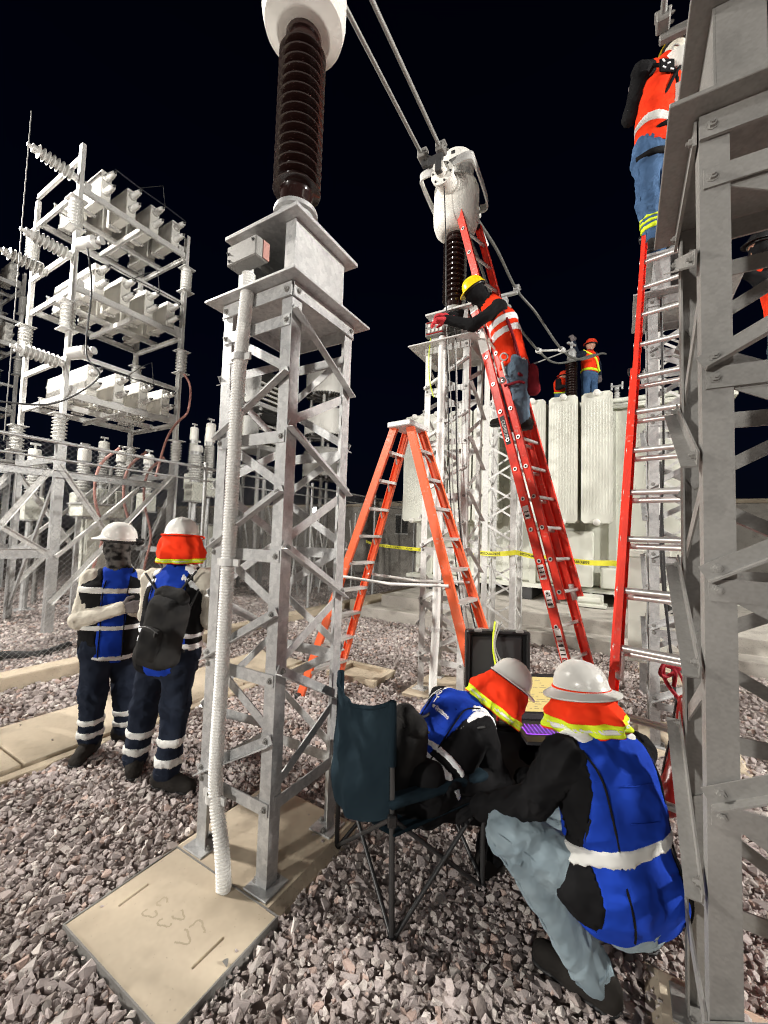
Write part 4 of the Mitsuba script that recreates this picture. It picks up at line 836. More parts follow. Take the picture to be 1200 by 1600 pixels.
# ---------------------------------------------------------------- people
def surface(f, lo, hi, h):
    """Closed surface f = 0 inside the box lo..hi, on a grid of step h (surface nets)."""
    n = np.ceil((np.asarray(hi) - lo) / h).astype(int) + 1
    ax = [lo[k] + h * np.arange(n[k]) for k in range(3)]
    g = np.stack(np.meshgrid(*ax, indexing='ij'), -1).reshape(-1, 3)
    s = np.empty(len(g)); 
    for a in range(0, len(g), 200000): s[a:a + 200000] = f(g[a:a + 200000])
    s = s.reshape(n)
    s[0] = s[-1] = np.maximum(s[0], 1e-3) if False else np.maximum(s[0], h * .5)
    s[:, 0] = np.maximum(s[:, 0], h * .5); s[:, -1] = np.maximum(s[:, -1], h * .5); s[:, :, 0] = np.maximum(s[:, :, 0], h * .5); s[:, :, -1] = np.maximum(s[:, :, -1], h * .5)
    c = tuple(k - 1 for k in n); acc = np.zeros(c + (3,)); cnt = np.zeros(c)
    sl = lambda o: s[o[0]:o[0] + c[0], o[1]:o[1] + c[1], o[2]:o[2] + c[2]]
    for d in range(3):
        for o1 in (0, 1):
            for o2 in (0, 1):
                o = [0, 0, 0]; o[(d + 1) % 3] = o1; o[(d + 2) % 3] = o2; b = list(o); b[d] = 1
                u, v = sl(o), sl(b); cr = (u < 0) != (v < 0)
                t = np.where(cr, u / np.where(cr, u - v, 1), 0)
                p = np.zeros(c + (3,)); p[..., 0], p[..., 1], p[..., 2] = o; p[..., d] = t
                acc += p * cr[..., None]; cnt += cr
    on = cnt > 0; idx = -np.ones(c, int); idx[on] = np.arange(on.sum())
    cell = np.argwhere(on); v = np.asarray(lo) + h * (cell + acc[on] / cnt[on][:, None]); F = []
    for d in range(3):
        e1, e2 = (d + 1) % 3, (d + 2) % 3
        a = [slice(1, n[k] - 1) for k in range(3)]; a[d] = slice(0, n[d] - 1); b = list(a); b[d] = slice(1, n[d])
        u, w = s[tuple(a)], s[tuple(b)]; cr = (u < 0) != (w < 0); q = np.argwhere(cr); 
        base = q + np.array([0 if k == d else 1 for k in range(3)])
        def at(m1, m2):
            z = base.copy(); z[:, e1] -= m1; z[:, e2] -= m2; return idx[z[:, 0], z[:, 1], z[:, 2]]
        quad = np.stack([at(1, 1), at(0, 1), at(0, 0), at(1, 0)], 1); flip = ~(u[cr] < 0)
        quad[flip] = quad[flip][:, ::-1]; F.append(quad)
    f = np.vstack(F)
    f = np.vstack([f[:, [0, 1, 2]], f[:, [0, 2, 3]]])
    return v, f
def normals(m):
    v, f = m; n = np.zeros_like(v); x = np.cross(v[f[:, 1]] - v[f[:, 0]], v[f[:, 2]] - v[f[:, 0]])
    for k in range(3): np.add.at(n, f[:, k], x)
    return n / (np.linalg.norm(n, axis=1, keepdims=True) + 1e-12)
def folds(m, amp, sc=(10, 10, 10), seed=1):
    """Creases of cloth: ridged noise along the normals."""
    v, f = m; q = v * np.asarray(sc); a = meshkit.fbm(q, 3, seed); b = 1 - np.abs(2 * meshkit.noise(q * 1.3 + 40 + 1.5 * a[:, None], seed + 3) - 1)
    return v + normals(m) * (amp * (.9 * (a - .5) * 2 + .8 * (b - .6)))[:, None], f
def creases(m, bones, amp, seed=5):
    """Sleeves and trouser legs bunch up across the limb, most of all at its joints: bones = (a, b, weight at a, weight at b)."""
    v, f = m; out = np.zeros(len(v)); nn = normals(m)
    best = np.full(len(v), 9.0)
    for k, (a, b, wa, wb) in enumerate(bones):
        a, b = A(*a), A(*b); d = b - a; L = np.linalg.norm(d); d = d / L; q = v - a; t = np.clip(q @ d / L, 0, 1); r = q - np.outer(t * L, d); dist = np.linalg.norm(r, axis=1)
        s, o, _ = frame(a, b, (.3, .5, .8)); an = np.arctan2(r @ o, r @ s)
        u = np.stack([t * L * 26 + 2.2 * np.sin(an + k), 1.6 * np.cos(an), 1.6 * np.sin(an) + 7 * k], 1)
        ridge = 1 - np.abs(2 * meshkit.noise(u, seed + k) - 1); ridge = ridge ** 2.2 - .28
        w = wa * np.exp(-(t * L / .13) ** 2) + wb * np.exp(-((1 - t) * L / .13) ** 2) + .22
        near = dist < best; best = np.where(near, dist, best); out = np.where(near & (dist < .2), ridge * w * amp, out)
    return v + nn * out[:, None], f
def onto(f, p, off=0.0, n=14):
    """Points drawn to the surface f = off."""
    p = np.asarray(p, float).copy(); e = 2e-3
    for _ in range(n):
        g = np.stack([f(p + e * q) - f(p - e * q) for q in np.eye(3)], 1) / (2 * e); g /= (np.linalg.norm(g, axis=1, keepdims=True) ** 2 + 1e-9); p -= g * np.clip(f(p) - off, -.03, .03)[:, None] * .9
    return p
def seam(f, pts, r=.003, off=.003, n=14): return tube(onto(f, curve(pts, n), off), r, 6)
def cone(a, b, ra, rb):
    a, b = A(*a), A(*b); d = b - a; L2 = d @ d
    def f(p):
        q = p - a; t = np.clip(q @ d / L2, 0, 1); return np.linalg.norm(q - t[:, None] * d, axis=1) - (ra + (rb - ra) * t)
    f.box = np.minimum(a - ra, b - rb), np.maximum(a + ra, b + rb); return f
def blob(c, axes, r):
    c = A(*c); M = np.asarray(axes, float); r = np.asarray(r, float)
    def f(p):
        q = (p - c) @ M.T; k = np.linalg.norm(q / r, axis=1); return (k - 1) * r.min() * np.clip(k, .6, 1.4) ** 0
    e = r.max(); f.box = c - e, c + e; return f
def join(fs, k):
    def f(p):
        s = fs[0](p)
        for g in fs[1:]: s = smin(s, g(p), k)
        return s
    f.box = np.min([g.box[0] for g in fs], 0), np.max([g.box[1] for g in fs], 0); return f
def clipped(f, *hs):
    """f kept where every half-space function is negative."""
    def g(p):
        s = f(p)
        for h in hs: s = np.maximum(s, h(p))
        return s
    g.box = f.box; return g
def grown(f, d):
    g = lambda p: f(p) - d
    g.box = f.box[0] - d, f.box[1] + d; return g
def mesh_of(f, h, pad=.02): return surface(f, f.box[0] - pad, f.box[1] + pad, h)
def half(c, n): c, n = A(*c), unit(n); return lambda p: (p - c) @ n

def helmet(t, c, fw, up, mat, brim='cap', brim_mat=None, r=(.122, .101, .116), strap=None):
    """Hard hat: c = centre of the rim, fw = the way it faces. brim: 'cap' (peak in front) or 'full'."""
    c = A(*c); up = unit(up); fw = unit(np.asarray(fw, float) - up * np.dot(fw, up)); lf = np.cross(up, fw); n = 56; an = np.arange(n) / n * 2 * np.pi
    ca, sa = np.cos(an), np.sin(an); rings = []
    rim = ca[:, None] * fw * r[0] + sa[:, None] * lf * r[1]
    def add(scale, z, dr=None): rings.append(c + rim * scale + (0 if dr is None else (unit_rows(rim) * dr[:, None])) + up * (z if np.ndim(z) == 0 else 0) + (0 if np.ndim(z) == 0 else np.outer(z, up)))
    unit_rows = lambda q: q / np.linalg.norm(q, axis=1, keepdims=True)
    bw = (np.full(n, .046) if brim == 'full' else .010 + .048 * np.clip(ca, 0, 1) ** 1.5)
    dz = (-.022 * np.ones(n) - .008 * ca if brim == 'full' else -.006 - .016 * np.clip(ca, 0, 1) ** 2)
    m = len(rings)
    add(.955, -.004 * np.ones(n)); add(1.0, dz - .004, bw * .97); add(1.0, dz, bw); add(1.0, dz + .005, bw * .96); add(1.0, dz * .3 + .004, bw * .25); 
    for th in np.radians([6, 16, 26, 37, 48, 59, 69, 78, 85]):
        ridge = .006 * np.exp(-(sa / .16) ** 2) * math.sin(th * 1.0) + .0035 * (np.exp(-((np.abs(sa) - .42) / .10) ** 2)) * math.sin(2 * th)
        add(math.cos(th) ** .86, r[2] * math.sin(th) ** .93 * np.ones(n) + ridge)
    v = np.vstack(rings + [(c + up * (r[2] + .002))[None]]); k = len(rings); i = np.arange(n); j = (i + 1) % n; f = []
    for q in range(k - 1): f += [np.stack([q * n + i, q * n + j, (q + 1) * n + j], 1), np.stack([q * n + i, (q + 1) * n + j, (q + 1) * n + i], 1)]
    f.append(np.stack([(k - 1) * n + i, (k - 1) * n + j, i * 0 + k * n], 1)); f = np.vstack(f)
    if np.dot(normals((v, f))[-1], up) < 0: f = f[:, ::-1]
    h = t.part('helmet', (v, f), mat, True)
    for q0 in (-.34, 0, .34):                                          # moulded ribs over the crown
        th = np.radians(np.linspace(24, 156, 17)); hh = math.sqrt(1 - (q0 * 1.1) ** 2)
        p = c + np.outer(np.cos(th) * r[0] * .985 * hh, fw) + lf * (q0 * r[1]) + np.outer(np.sin(th) ** .93 * r[2] * (hh * 1.0), up)
        put(numbered(h + '__rib'), tube(p, .0052 if q0 == 0 else .0042, 6), mat, True)
    if brim_mat:                                                        # coloured edge of the neck shade clipped round the rim
        e = c + rim * 1.0 + unit_rows(rim) * (bw * .98 if brim == 'full' else bw + .006)[:, None] + np.outer(dz - .002, up)
        if brim == 'full': e = c + rim * 1.01 + up * .004
        put(numbered(h + '__edge_band'), tube(np.vstack([e, e[:1]]), .006, 8, False), brim_mat, True)
    band = c + rim * .93 - up * .018
    put(numbered(h + '__headband'), tube(np.vstack([band, band[:1]]), .012, 6, False), 'black_plastic', True)
    if strap:
        q = curve([c - fw * .12 + lf * .02 - up * .0, c - fw * .155 - up * .005, c - fw * .165 - up * .02, c - fw * .12 - lf * .05 - up * .05], 6)
        put(numbered(h + '__ratchet'), cat([tube(q, .012, 8), box(c - fw * .15 - up * .005, (.04, .06, .03), np.stack([fw, lf, up], 1), .006)]), 'black_plastic', True)
    return h
def sheet(rows, thick=.003):
    """A cloth through rows of points (k, n, 3), with thickness."""
    g = np.asarray(rows); k, n, _ = g.shape; v = g.reshape(-1, 3); f = []
    for a in range(k - 1):
        b = np.arange(n - 1) + a * n; f += [np.stack([b, b + 1, b + n + 1], 1), np.stack([b, b + n + 1, b + n], 1)]
    f = np.vstack(f); nn = normals((v, f)); m = len(v)
    edge = list(range(n)) + [n - 1 + n * q for q in range(1, k)] + [(k - 1) * n + q for q in range(n - 2, -1, -1)] + [n * q for q in range(k - 2, 0, -1)]
    e = np.array(edge); e2 = np.roll(e, -1)
    F = np.vstack([f, f[:, ::-1] + m, np.stack([e, e + m, e2 + m], 1), np.stack([e, e2 + m, e2], 1)])
    return np.vstack([v + nn * thick / 2, v - nn * thick / 2]), F
def neck_shade(t, c, fw, up, drop, r=(.124, .104), span=(60, 300), bottom=(.150, .14), shift=(0, 0, 0), hem=(('lime', .80, .92),), seed=2, lift=-.01, waves=.013):
    """Cape of orange cloth hanging from the helmet rim: angles span from the front, lower edge `drop` along the vector."""
    c = A(*c); up = unit(up); fw = unit(np.asarray(fw, float) - up * np.dot(fw, up)); lf = np.cross(up, fw); an = np.radians(np.linspace(*span, 46)); drop = A(*drop)
    def at(s):
        top = c + up * lift + np.cos(an)[:, None] * fw * r[0] + np.sin(an)[:, None] * lf * r[1]
        bot = c + drop + A(*shift) + np.cos(an)[:, None] * fw * bottom[0] + np.sin(an)[:, None] * lf * bottom[1]
        w = waves * s ** .7 * (np.sin(an * 6 + seed + 2 * s) + .8 * np.sin(an * 11 + 2 * seed - 3 * s) + .7 * np.sin(8 * s + an * 5 + seed) + .4 * np.sin(17 * s - an * 9))
        out = np.cos(an)[:, None] * fw + np.sin(an)[:, None] * lf
        return top + (bot - top) * s + out * (w + .018 * math.sin(math.pi * min(s, 1) * .9))[:, None]
    rows = [at(s) for s in np.linspace(0, 1, 22)]
    k = t.part('neck_shade', sheet(rows), 'cloth_fluo_orange', True)
    for m, a, b in hem:
        rr = [at(s) for s in np.linspace(a, b, 5)]; sh = sheet(rr, .0095); put(numbered(k + '__hem_band'), sh, m, True)
    return k
def glove(t, w, d, nrm, mat, curl=.5, s=1.0, thumb=1, name='glove'):
    """A gloved hand from the wrist w along d, back of the hand towards nrm; five fingers bent by curl."""
    w = A(*w); d = unit(d); nrm = unit(np.asarray(nrm, float) - d * np.dot(nrm, d)); sd = np.cross(d, nrm) * thumb; fs = []
    palm = w + d * .045 * s
    fs.append(cone(w - d * .03, w + d * .02, .030 * s, .030 * s))
    for k in range(4): fs.append(cone(w + d * .01 * s + sd * (k - 1.5) * .010 * s, w + d * .085 * s + sd * (k - 1.5) * .0205 * s, .020 * s, .0145 * s))
    for k, L in enumerate((.070, .080, .074, .058)):
        L *= s; p = w + d * .088 * s + sd * (1.5 - k) * .0215 * s; a = curl * (.8 + .15 * k); q = p
        for j, (fr, r) in enumerate(((.45, .0115), (.32, .0105), (.23, .0095))):
            a2 = a * (j + .6); e = d * math.cos(a2) - nrm * math.sin(a2); q2 = q + e * L * fr; fs.append(cone(q, q2, r * s, (r - .001) * s)); q = q2
    p = w + d * .025 * s + sd * .030 * s; q = p + (d * .5 + sd * .8 - nrm * .35 * curl) * .040 * s; q2 = q + (d * .9 + sd * .25 - nrm * .6 * curl) * .036 * s
    fs += [cone(p, q, .016 * s, .0125 * s), cone(q, q2, .0125 * s, .0105 * s)]
    t.part(name, mesh_of(join(fs, .006 * s), .0042 * s), mat, True)
def boot(t, an, toe, h, kn, mat='boot_black', sole=.0):
    an, toe, kn = A(*an), A(*toe), A(*kn); d = unit(toe - an - (0, 0, (toe - an)[2])) if True else 0; sh = unit(kn - an)
    fl = toe[2] - .045
    heel = A(an[0], an[1], fl + .05) - d * .055; tp = A(an[0], an[1], fl + .045) + d * .165
    f = join([cone(heel, A(*heel[:2], fl + .05) + d * .11, .047, .050), cone(A(*heel[:2], fl + .052) + d * .11, tp, .050, .043), cone(an + (0, 0, -.01), an + sh * .12, .056, .060), cone(heel + (0, 0, .03), an + (0, 0, .01), .046, .05)], .03)
    b = t.part('boot', folds(mesh_of(clipped(f, lambda p: fl + .004 - p[:, 2]), h), .002, (40, 40, 40)), mat, True)
    s = clipped(grown(join([cone(heel, tp, .050, .047)], .02), .006), lambda p: fl + .0 - p[:, 2], lambda p: p[:, 2] - fl - .028)
    put(numbered(b + '__sole'), mesh_of(s, h), 'black_rubber', True)
def limb(j, a, b, c, r, s): return [cone(j[a], j[b], r[0] * s, r[1] * s), cone(j[b], j[c], r[1] * s, r[2] * s)]

JOINTS = {
    'p1': dict(hed=(1.651, 3.304, 1.564), nek=(1.67, 3.312, 1.335), che=(1.655, 3.337, 1.179), pel=(1.654, 3.34, 0.805), sl=(1.797, 3.294, 1.268), sr=(1.533, 3.407, 1.28), el=(1.818, 3.218, 1.05), wl=(1.678, 3.101, 1.074), er=(1.461, 3.391, 0.997), wr=(1.581, 3.07, 1.1), hl=(1.726, 3.316, 0.77), hr=(1.569, 3.345, 0.799), kl=(1.768, 3.304, 0.452), kr=(1.552, 3.316, 0.468), al=(1.787, 3.31, 0.15), ar=(1.556, 3.328, 0.15), tl=(1.832, 3.195, 0.075), tr=(1.47, 3.257, 0.075)),
    'p2': dict(hed=(1.685, 2.578, 1.625), nek=(1.691, 2.567, 1.409), che=(1.688, 2.573, 1.229), pel=(1.648, 2.602, 0.873), sl=(1.609, 2.747, 1.328), sr=(1.755, 2.38, 1.347), el=(1.668, 2.883, 1.066), wl=(1.731, 2.973, 1.091), er=(1.788, 2.363, 1.079), wr=(1.884, 2.613, 0.999), hl=(1.619, 2.689, 0.836), hr=(1.667, 2.49, 0.859), kl=(1.632, 2.786, 0.492), kr=(1.66, 2.502, 0.532), al=(1.595, 2.808, 0.15), ar=(1.621, 2.489, 0.15), tl=(1.704, 2.979, 0.075), tr=(1.675, 2.318, 0.075)),
    'sit': dict(hed=(2.409, 0.559, 0.855), nek=(2.279, 0.702, 0.734), che=(2.149, 0.766, 0.68), pel=(1.888, 0.853, 0.474), sl=(2.31, 0.925, 0.715), sr=(2.095, 0.62, 0.705), el=(2.545, 0.605, 0.461), wl=(2.435, 0.398, 0.478), er=(2.16, 0.549, 0.439), wr=(1.913, 0.654, 0.526), hl=(2.022, 0.863, 0.427), hr=(1.819, 0.814, 0.474), kl=(2.436, 0.593, 0.225), kr=(2.173, 0.528, 0.314), al=(2.4, 0.615, 0.13), ar=(2.127, 0.566, 0.13), tl=(2.548, 0.56, 0.05), tr=(2.261, 0.496, 0.05)),
    'sq': dict(hed=(1.953, 0.152, 1.042), nek=(1.909, 0.108, 0.907), che=(1.879, 0.061, 0.753), pel=(1.839, -0.009, 0.426), sl=(1.739, 0.201, 0.854), sr=(2.033, -0.043, 0.811), el=(1.69, 0.284, 0.691), wl=(1.782, 0.522, 0.528), er=(2.254, 0.114, 0.496), wr=(2.237, 0.34, 0.491), hl=(1.737, 0.066, 0.439), hr=(1.911, -0.072, 0.402), kl=(1.705, 0.376, 0.525), kr=(2.09, 0.235, 0.44), al=(1.75, 0.104, 0.14), ar=(2.081, -0.026, 0.14), tl=(1.772, 0.222, 0.075), tr=(2.104, 0.092, 0.075)),
    'lad': dict(hed=(3.997, 1.333, 4.277), nek=(4.073, 1.203, 4.116), che=(4.122, 1.08, 3.93), pel=(4.166, 0.966, 3.449), sl=(4.211, 1.245, 4.242), sr=(3.987, 1.073, 4.01), el=(4.124, 1.471, 4.113), wl=(3.939, 1.589, 4.009), er=(3.813, 1.291, 3.793), wr=(3.757, 1.542, 3.882), hl=(4.248, 1.024, 3.436), hr=(4.077, 0.92, 3.341), kl=(4.277, 1.054, 3.175), kr=(4.119, 0.888, 3.075), al=(4.333, 1.038, 2.955), ar=(4.199, 0.871, 2.873), tl=(4.331, 1.159, 2.926), tr=(4.205, 0.98, 2.82)),
    'top': dict(hed=(4.414, -0.439, 6.333), nek=(4.272, -0.357, 6.087), che=(4.193, -0.32, 5.745), pel=(4.12, -0.255, 5.133), sl=(4.058, -0.15, 5.905), sr=(4.436, -0.537, 6.08), el=(4.098, -0.061, 5.545), wl=(4.442, -0.153, 6.191), er=(4.714, -0.614, 6.075), wr=(4.766, -0.506, 6.671), hl=(4.031, -0.184, 5.031), hr=(4.22, -0.347, 5.116), kl=(4.084, -0.194, 4.655), kr=(4.291, -0.388, 4.744), al=(4.117, -0.251, 4.235), ar=(4.331, -0.417, 4.327), tl=(4.302, -0.367, 4.242), tr=(4.511, -0.526, 4.357)),
    'far': dict(hed=(9.864, 0.593, 6.032), nek=(9.842, 0.63, 5.87), che=(9.85, 0.617, 5.681), pel=(9.843, 0.628, 5.391), sl=(9.652, 0.756, 5.774), sr=(10.013, 0.538, 5.848), el=(9.595, 0.853, 5.727), wl=(9.606, 0.932, 6.067), er=(10.17, 0.468, 5.674), wr=(10.128, 0.44, 5.417), hl=(9.751, 0.685, 5.31), hr=(9.935, 0.57, 5.356), kl=(9.745, 0.697, 4.979), kr=(9.943, 0.557, 5.022), al=(9.753, 0.683, 4.45), ar=(9.951, 0.544, 4.45), tl=(9.662, 0.739, 4.37), tr=(9.817, 0.574, 4.37)),
    'far2': dict(hed=(10.214, 1.18, 5.547), nek=(10.192, 1.219, 5.453), che=(10.177, 1.244, 5.36), pel=(10.293, 1.243, 5.181), sl=(10.038, 1.283, 5.38), sr=(10.339, 1.166, 5.465), el=(9.923, 1.281, 5.189), wl=(9.874, 1.166, 5.184), er=(10.269, 1.087, 5.273), wr=(10.028, 1.103, 5.256), hl=(10.216, 1.275, 5.115), hr=(10.379, 1.196, 5.155), kl=(10.047, 1.267, 4.832), kr=(10.217, 1.176, 4.87), al=(10.28, 1.266, 4.45), ar=(10.388, 1.18, 4.45), tl=(10.149, 1.291, 4.37), tr=(10.202, 1.2, 4.37)),
    'hid': dict(hed=(5.249, -1.204, 4.695), nek=(5.288, -1.27, 4.595), che=(5.32, -1.324, 4.427), pel=(5.429, -1.41, 4.021), sl=(5.497, -1.33, 4.707), sr=(5.14, -1.314, 4.454), el=(5.493, -1.224, 4.632), wl=(5.293, -1.082, 4.522), er=(5.048, -1.158, 4.22), wr=(5.017, -1.008, 4.346), hl=(5.549, -1.417, 4.024), hr=(5.307, -1.4, 3.897), kl=(5.599, -1.404, 3.723), kr=(5.37, -1.41, 3.592), al=(5.585, -1.38, 3.396), ar=(5.367, -1.404, 3.262), tl=(5.533, -1.292, 3.337), tr=(5.317, -1.32, 3.22)),
}

def person(jn, label, h, st, group=None):
    """st: the colours and extras of the figure."""
    j = {k: A(*v) for k, v in JOINTS[jn].items()}; s = st.get('s', 1.0)
    t = Thing('person', label, 'person', group)
    lat = unit(j['sr'] - j['sl']); hl = unit(j['hr'] - j['hl']); spine = unit(j['nek'] - j['pel']); fwd = unit(np.cross(spine, lat)) * 1.0; fwd = unit(np.cross([0, 0, 1], lat)) if False else fwd
    hf = unit(st.get('face', fwd)); hu = unit(st.get('head_up', j['hed'] - j['nek'])); hf = unit(hf - hu * np.dot(hf, hu)); hlft = np.cross(hu, hf)
    low = j['pel'] - spine * .02
    # the body: one surface from head to foot
    tor = [cone(low + lat * e * .065 * s, j['che'] + lat * e * .085 * s, .098 * s, .105 * s) for e in (-1, 1)] + [cone(low, j['che'], .11 * s, .115 * s), cone(j['che'], j['nek'], .10 * s, .06 * s), cone(j['sl'], j['sr'], .058 * s, .058 * s)]
    head = [blob(j['hed'] + hf * .01, np.stack([hf, hlft, hu]), (.098 * s, .078 * s, .118 * s)), blob(j['hed'] + hf * .035 - hu * .055, np.stack([hf, hlft, hu]), (.062 * s, .058 * s, .062 * s)), cone(j['hed'] + hf * .098 + hu * .005, j['hed'] + hf * .115 - hu * .028, .009 * s, .014 * s),
            cone(j['hed'] + hlft * .076 + hu * .01, j['hed'] + hlft * .082 - hu * .03, .012 * s, .010 * s), cone(j['hed'] - hlft * .076 + hu * .01, j['hed'] - hlft * .082 - hu * .03, .012 * s, .010 * s), cone(j['hed'] + hf * .088 - hu * .066 + hlft * .02, j['hed'] + hf * .088 - hu * .066 - hlft * .02, .009 * s, .009 * s), cone(j['nek'] - (j['hed'] - j['nek']) * .1, j['hed'] - hu * .05, .056 * s, .055 * s)]
    arms = sum([limb(j, 's' + e, 'e' + e, 'w' + e, (.046, .038, .028), s) for e in 'lr'], []); legs = sum([limb(j, 'h' + e, 'k' + e, 'a' + e, (.075, .052, .04), s) for e in 'lr'], [])
    body = join([grown(q, -.012) for q in tor] + head + arms + legs, .02)
    t.part('body', mesh_of(body, max(h, .014)), 'skin', True)
    # trousers
    lt = st.get('loose', 1.0); tr = join([clipped(blob(low - spine * .03, np.stack([unit(np.cross(hl, spine)), hl, spine]), tuple(np.array([.128, .172, .13]) * s * st.get('hips', 1.0))), half(j['che'] * .35 + j['pel'] * .65, spine))] + sum([limb(j, 'h' + e, 'k' + e, 'a' + e, (.102 * lt, .080 * lt, .070 * lt), s) for e in 'lr'], []) + [cone(j['hl'], j['hr'], .11 * s, .11 * s)], .035)
    tcut = tr
    lb = sum([[(j['h' + e], j['k' + e], 1.1, 1.0), (j['k' + e], j['a' + e], 1.0, .8)] for e in 'lr'], []); la = sum([[(j['s' + e], j['e' + e], .8, 1.2), (j['e' + e], j['w' + e], 1.2, 1.0)] for e in 'lr'], [])
    cr = lambda m: creases(folds(m, .008 * st.get('fold', 1), (13, 13, 9), 3), lb, .013 * st.get('fold', 1))
    k = t.part('trousers', cr(mesh_of(tcut, h)), st['trousers'], True)
    for e in ('lr' if h < .016 else ''):                                # outer seam and hem of each leg
        o = hl * (-.12 if e == 'l' else .12)
        put(numbered(k + '__seam'), seam(tr, [j['h' + e] + o, j['k' + e] + o * .8, j['a' + e] + o * .7]), st['trousers'], True)
        d = unit(j['k' + e] - j['a' + e]); s_, o_, _ = frame(j['a' + e], j['k' + e], (.3, .5, .1)); an = np.linspace(0, 2 * np.pi, 25)
        put(numbered(k + '__hem'), tube(onto(tr, j['a' + e] - d * .005 + .09 * (np.cos(an)[:, None] * s_ + np.sin(an)[:, None] * o_), .002), .006, 7, False), st['trousers'], True)
    for e in 'lr':
        for u0, u1 in st.get('leg_bands', ()):
            a, b = j['a' + e], j['k' + e]; d = b - a; L = np.linalg.norm(d); c0 = a + d * u0; c1 = a + d * u1
            only = cone(a, b, .12 * s, .12 * s)
            g = clipped(grown(tr, .0085), half(c1, d), half(c0, -d), only); g.box = np.minimum(c0, c1) - .13, np.maximum(c0, c1) + .13
            put(numbered(k + '__reflective_band'), cr(mesh_of(g, min(h, .012))), st.get('band_mat', 'reflective'), True)
    # shirt or jacket with sleeves
    sh = join([grown(q, .012) for q in tor] + sum([limb(j, 's' + e, 'e' + e, 'w' + e, (.068, .056, .044), s) for e in 'lr'], []), .03)
    skirt = [cone(j['hl'] + hl * .0, j['hr'], .128 * s, .128 * s), cone(j['hl'], j['hl'] + (j['kl'] - j['hl']) * .10, .125 * s, .112 * s)] if st.get('skirt') else []
    sh = join([sh] + skirt, .05) if skirt else sh
    t.part('shirt', creases(folds(mesh_of(clipped(sh, half(j['pel'] - spine * st.get('shirt_hem', .06), -spine)), h), .008 * st.get('fold', 1), (12, 12, 12), 8), la, .008 * st.get('fold', 1), 9), st['shirt'], True)
    # vest in panels
    if st.get('vest'):
        v0 = join([grown(q, .030) for q in tor[:4]] + [cone(j['sl'] * .78 + j['sr'] * .22, j['sr'] * .78 + j['sl'] * .22, .082 * s, .082 * s), cone(j['hl'] * .8 + j['hr'] * .2, j['hr'] * .8 + j['hl'] * .2, .147 * s * st.get('hips', 1), .147 * s * st.get('hips', 1))] + ([cone(j['h' + e], j['h' + e] + (j['k' + e] - j['h' + e]) * .14, .141 * s, .130 * s) for e in 'lr'] if st.get('long') else []), .04)
        hem = half(j['pel'] - spine * st.get('hem', .10), -spine); nk = lambda p: .072 * s - np.linalg.norm((p - j['nek']) - np.outer((p - j['nek']) @ spine, spine), axis=1) + 0 * np.clip(-(p - j['nek']) @ spine * .6, 0, .08) - np.clip(((j['nek'] - p) @ spine) * 3, 0, 1)
        mid = lambda p: np.abs((p - j['che']) @ lat)
        w = st.get('panel', .105) * s
        vest = clipped(v0, hem, nk)
        amp = .011 * st.get('fold', 1)
        if st.get('side'):
            k = t.part('vest', folds(mesh_of(clipped(vest, lambda p: mid(p) - w), h), amp, (9, 9, 9), 11), st['vest'], True)
            t.part('vest_side_panel', folds(mesh_of(clipped(grown(vest, -.001), lambda p: w - .004 - mid(p)), h), amp, (9, 9, 9), 11), st['side'], True)
        else: k = t.part('vest', folds(mesh_of(vest, h), amp, (9, 9, 9), 11), st['vest'], True)
        L = np.linalg.norm(j['nek'] - j['pel'])
        if h < .016:                                                     # piping where the panels meet, stitched lines across the back
            bk_ = unit(np.cross(lat, spine)); bk_ = bk_ * (1 if np.dot(bk_, hf) < 0 else -1)
            for sg in (-1, 1):
                if st.get('side'): put(numbered(k + '__piping'), seam(vest, [j['pel'] - spine * st.get('hem', .10) * .8 + lat * sg * w + bk_ * .2, j['che'] + lat * sg * w + bk_ * .2, j['nek'] - spine * .04 + lat * sg * w + bk_ * .12], .004, .004), st['side'], True)
            for u0, ww in ((.70, .09), (.45, .08)):
                c = j['pel'] + spine * L * u0 + bk_ * .2; put(numbered(k + '__stitch_line'), seam(vest, [c - lat * ww, c, c + lat * ww], .0022, .003), st['vest'], True)
        for (mat, u0, u1, m0, m1) in st.get('vest_bands', ()):
            c0, c1 = j['pel'] + spine * L * u0, j['pel'] + spine * L * u1
            g = clipped(grown(vest, .0055), half(c1, spine), half(c0, -spine), (lambda p: mid(p) - m1), (lambda p: m0 - mid(p)))
            put(numbered(k + '__reflective_band'), folds(mesh_of(g, min(h, .013)), amp, (9, 9, 9), 11), mat, True)
    for e in 'lr':
        boot(t, j['a' + e], j['t' + e], min(max(h, .010), .02), j['k' + e])
    return t, j, dict(lat=lat, spine=spine, fwd=fwd, hf=hf, hu=hu, hl=hlft, shirt=sh, vest=(v0 if st.get('vest') else None))
def mask(t, j, fr, mat, h=.012, s=1.0):
    hf, hu, hl = fr['hf'], fr['hu'], fr['hl']
    f = join([blob(j['hed'] + hf * .01 - hu * .02, np.stack([hf, hl, hu]), (.108 * s, .09 * s, .115 * s)), cone(j['nek'], j['hed'] - hu * .06, .082 * s, .078 * s), blob(j['hed'] + hf * .04 - hu * .06, np.stack([hf, hl, hu]), (.072 * s, .07 * s, .07 * s))], .03)
    t.part('face_mask', folds(mesh_of(f, h), .006, (16, 16, 16), 21), mat, True)
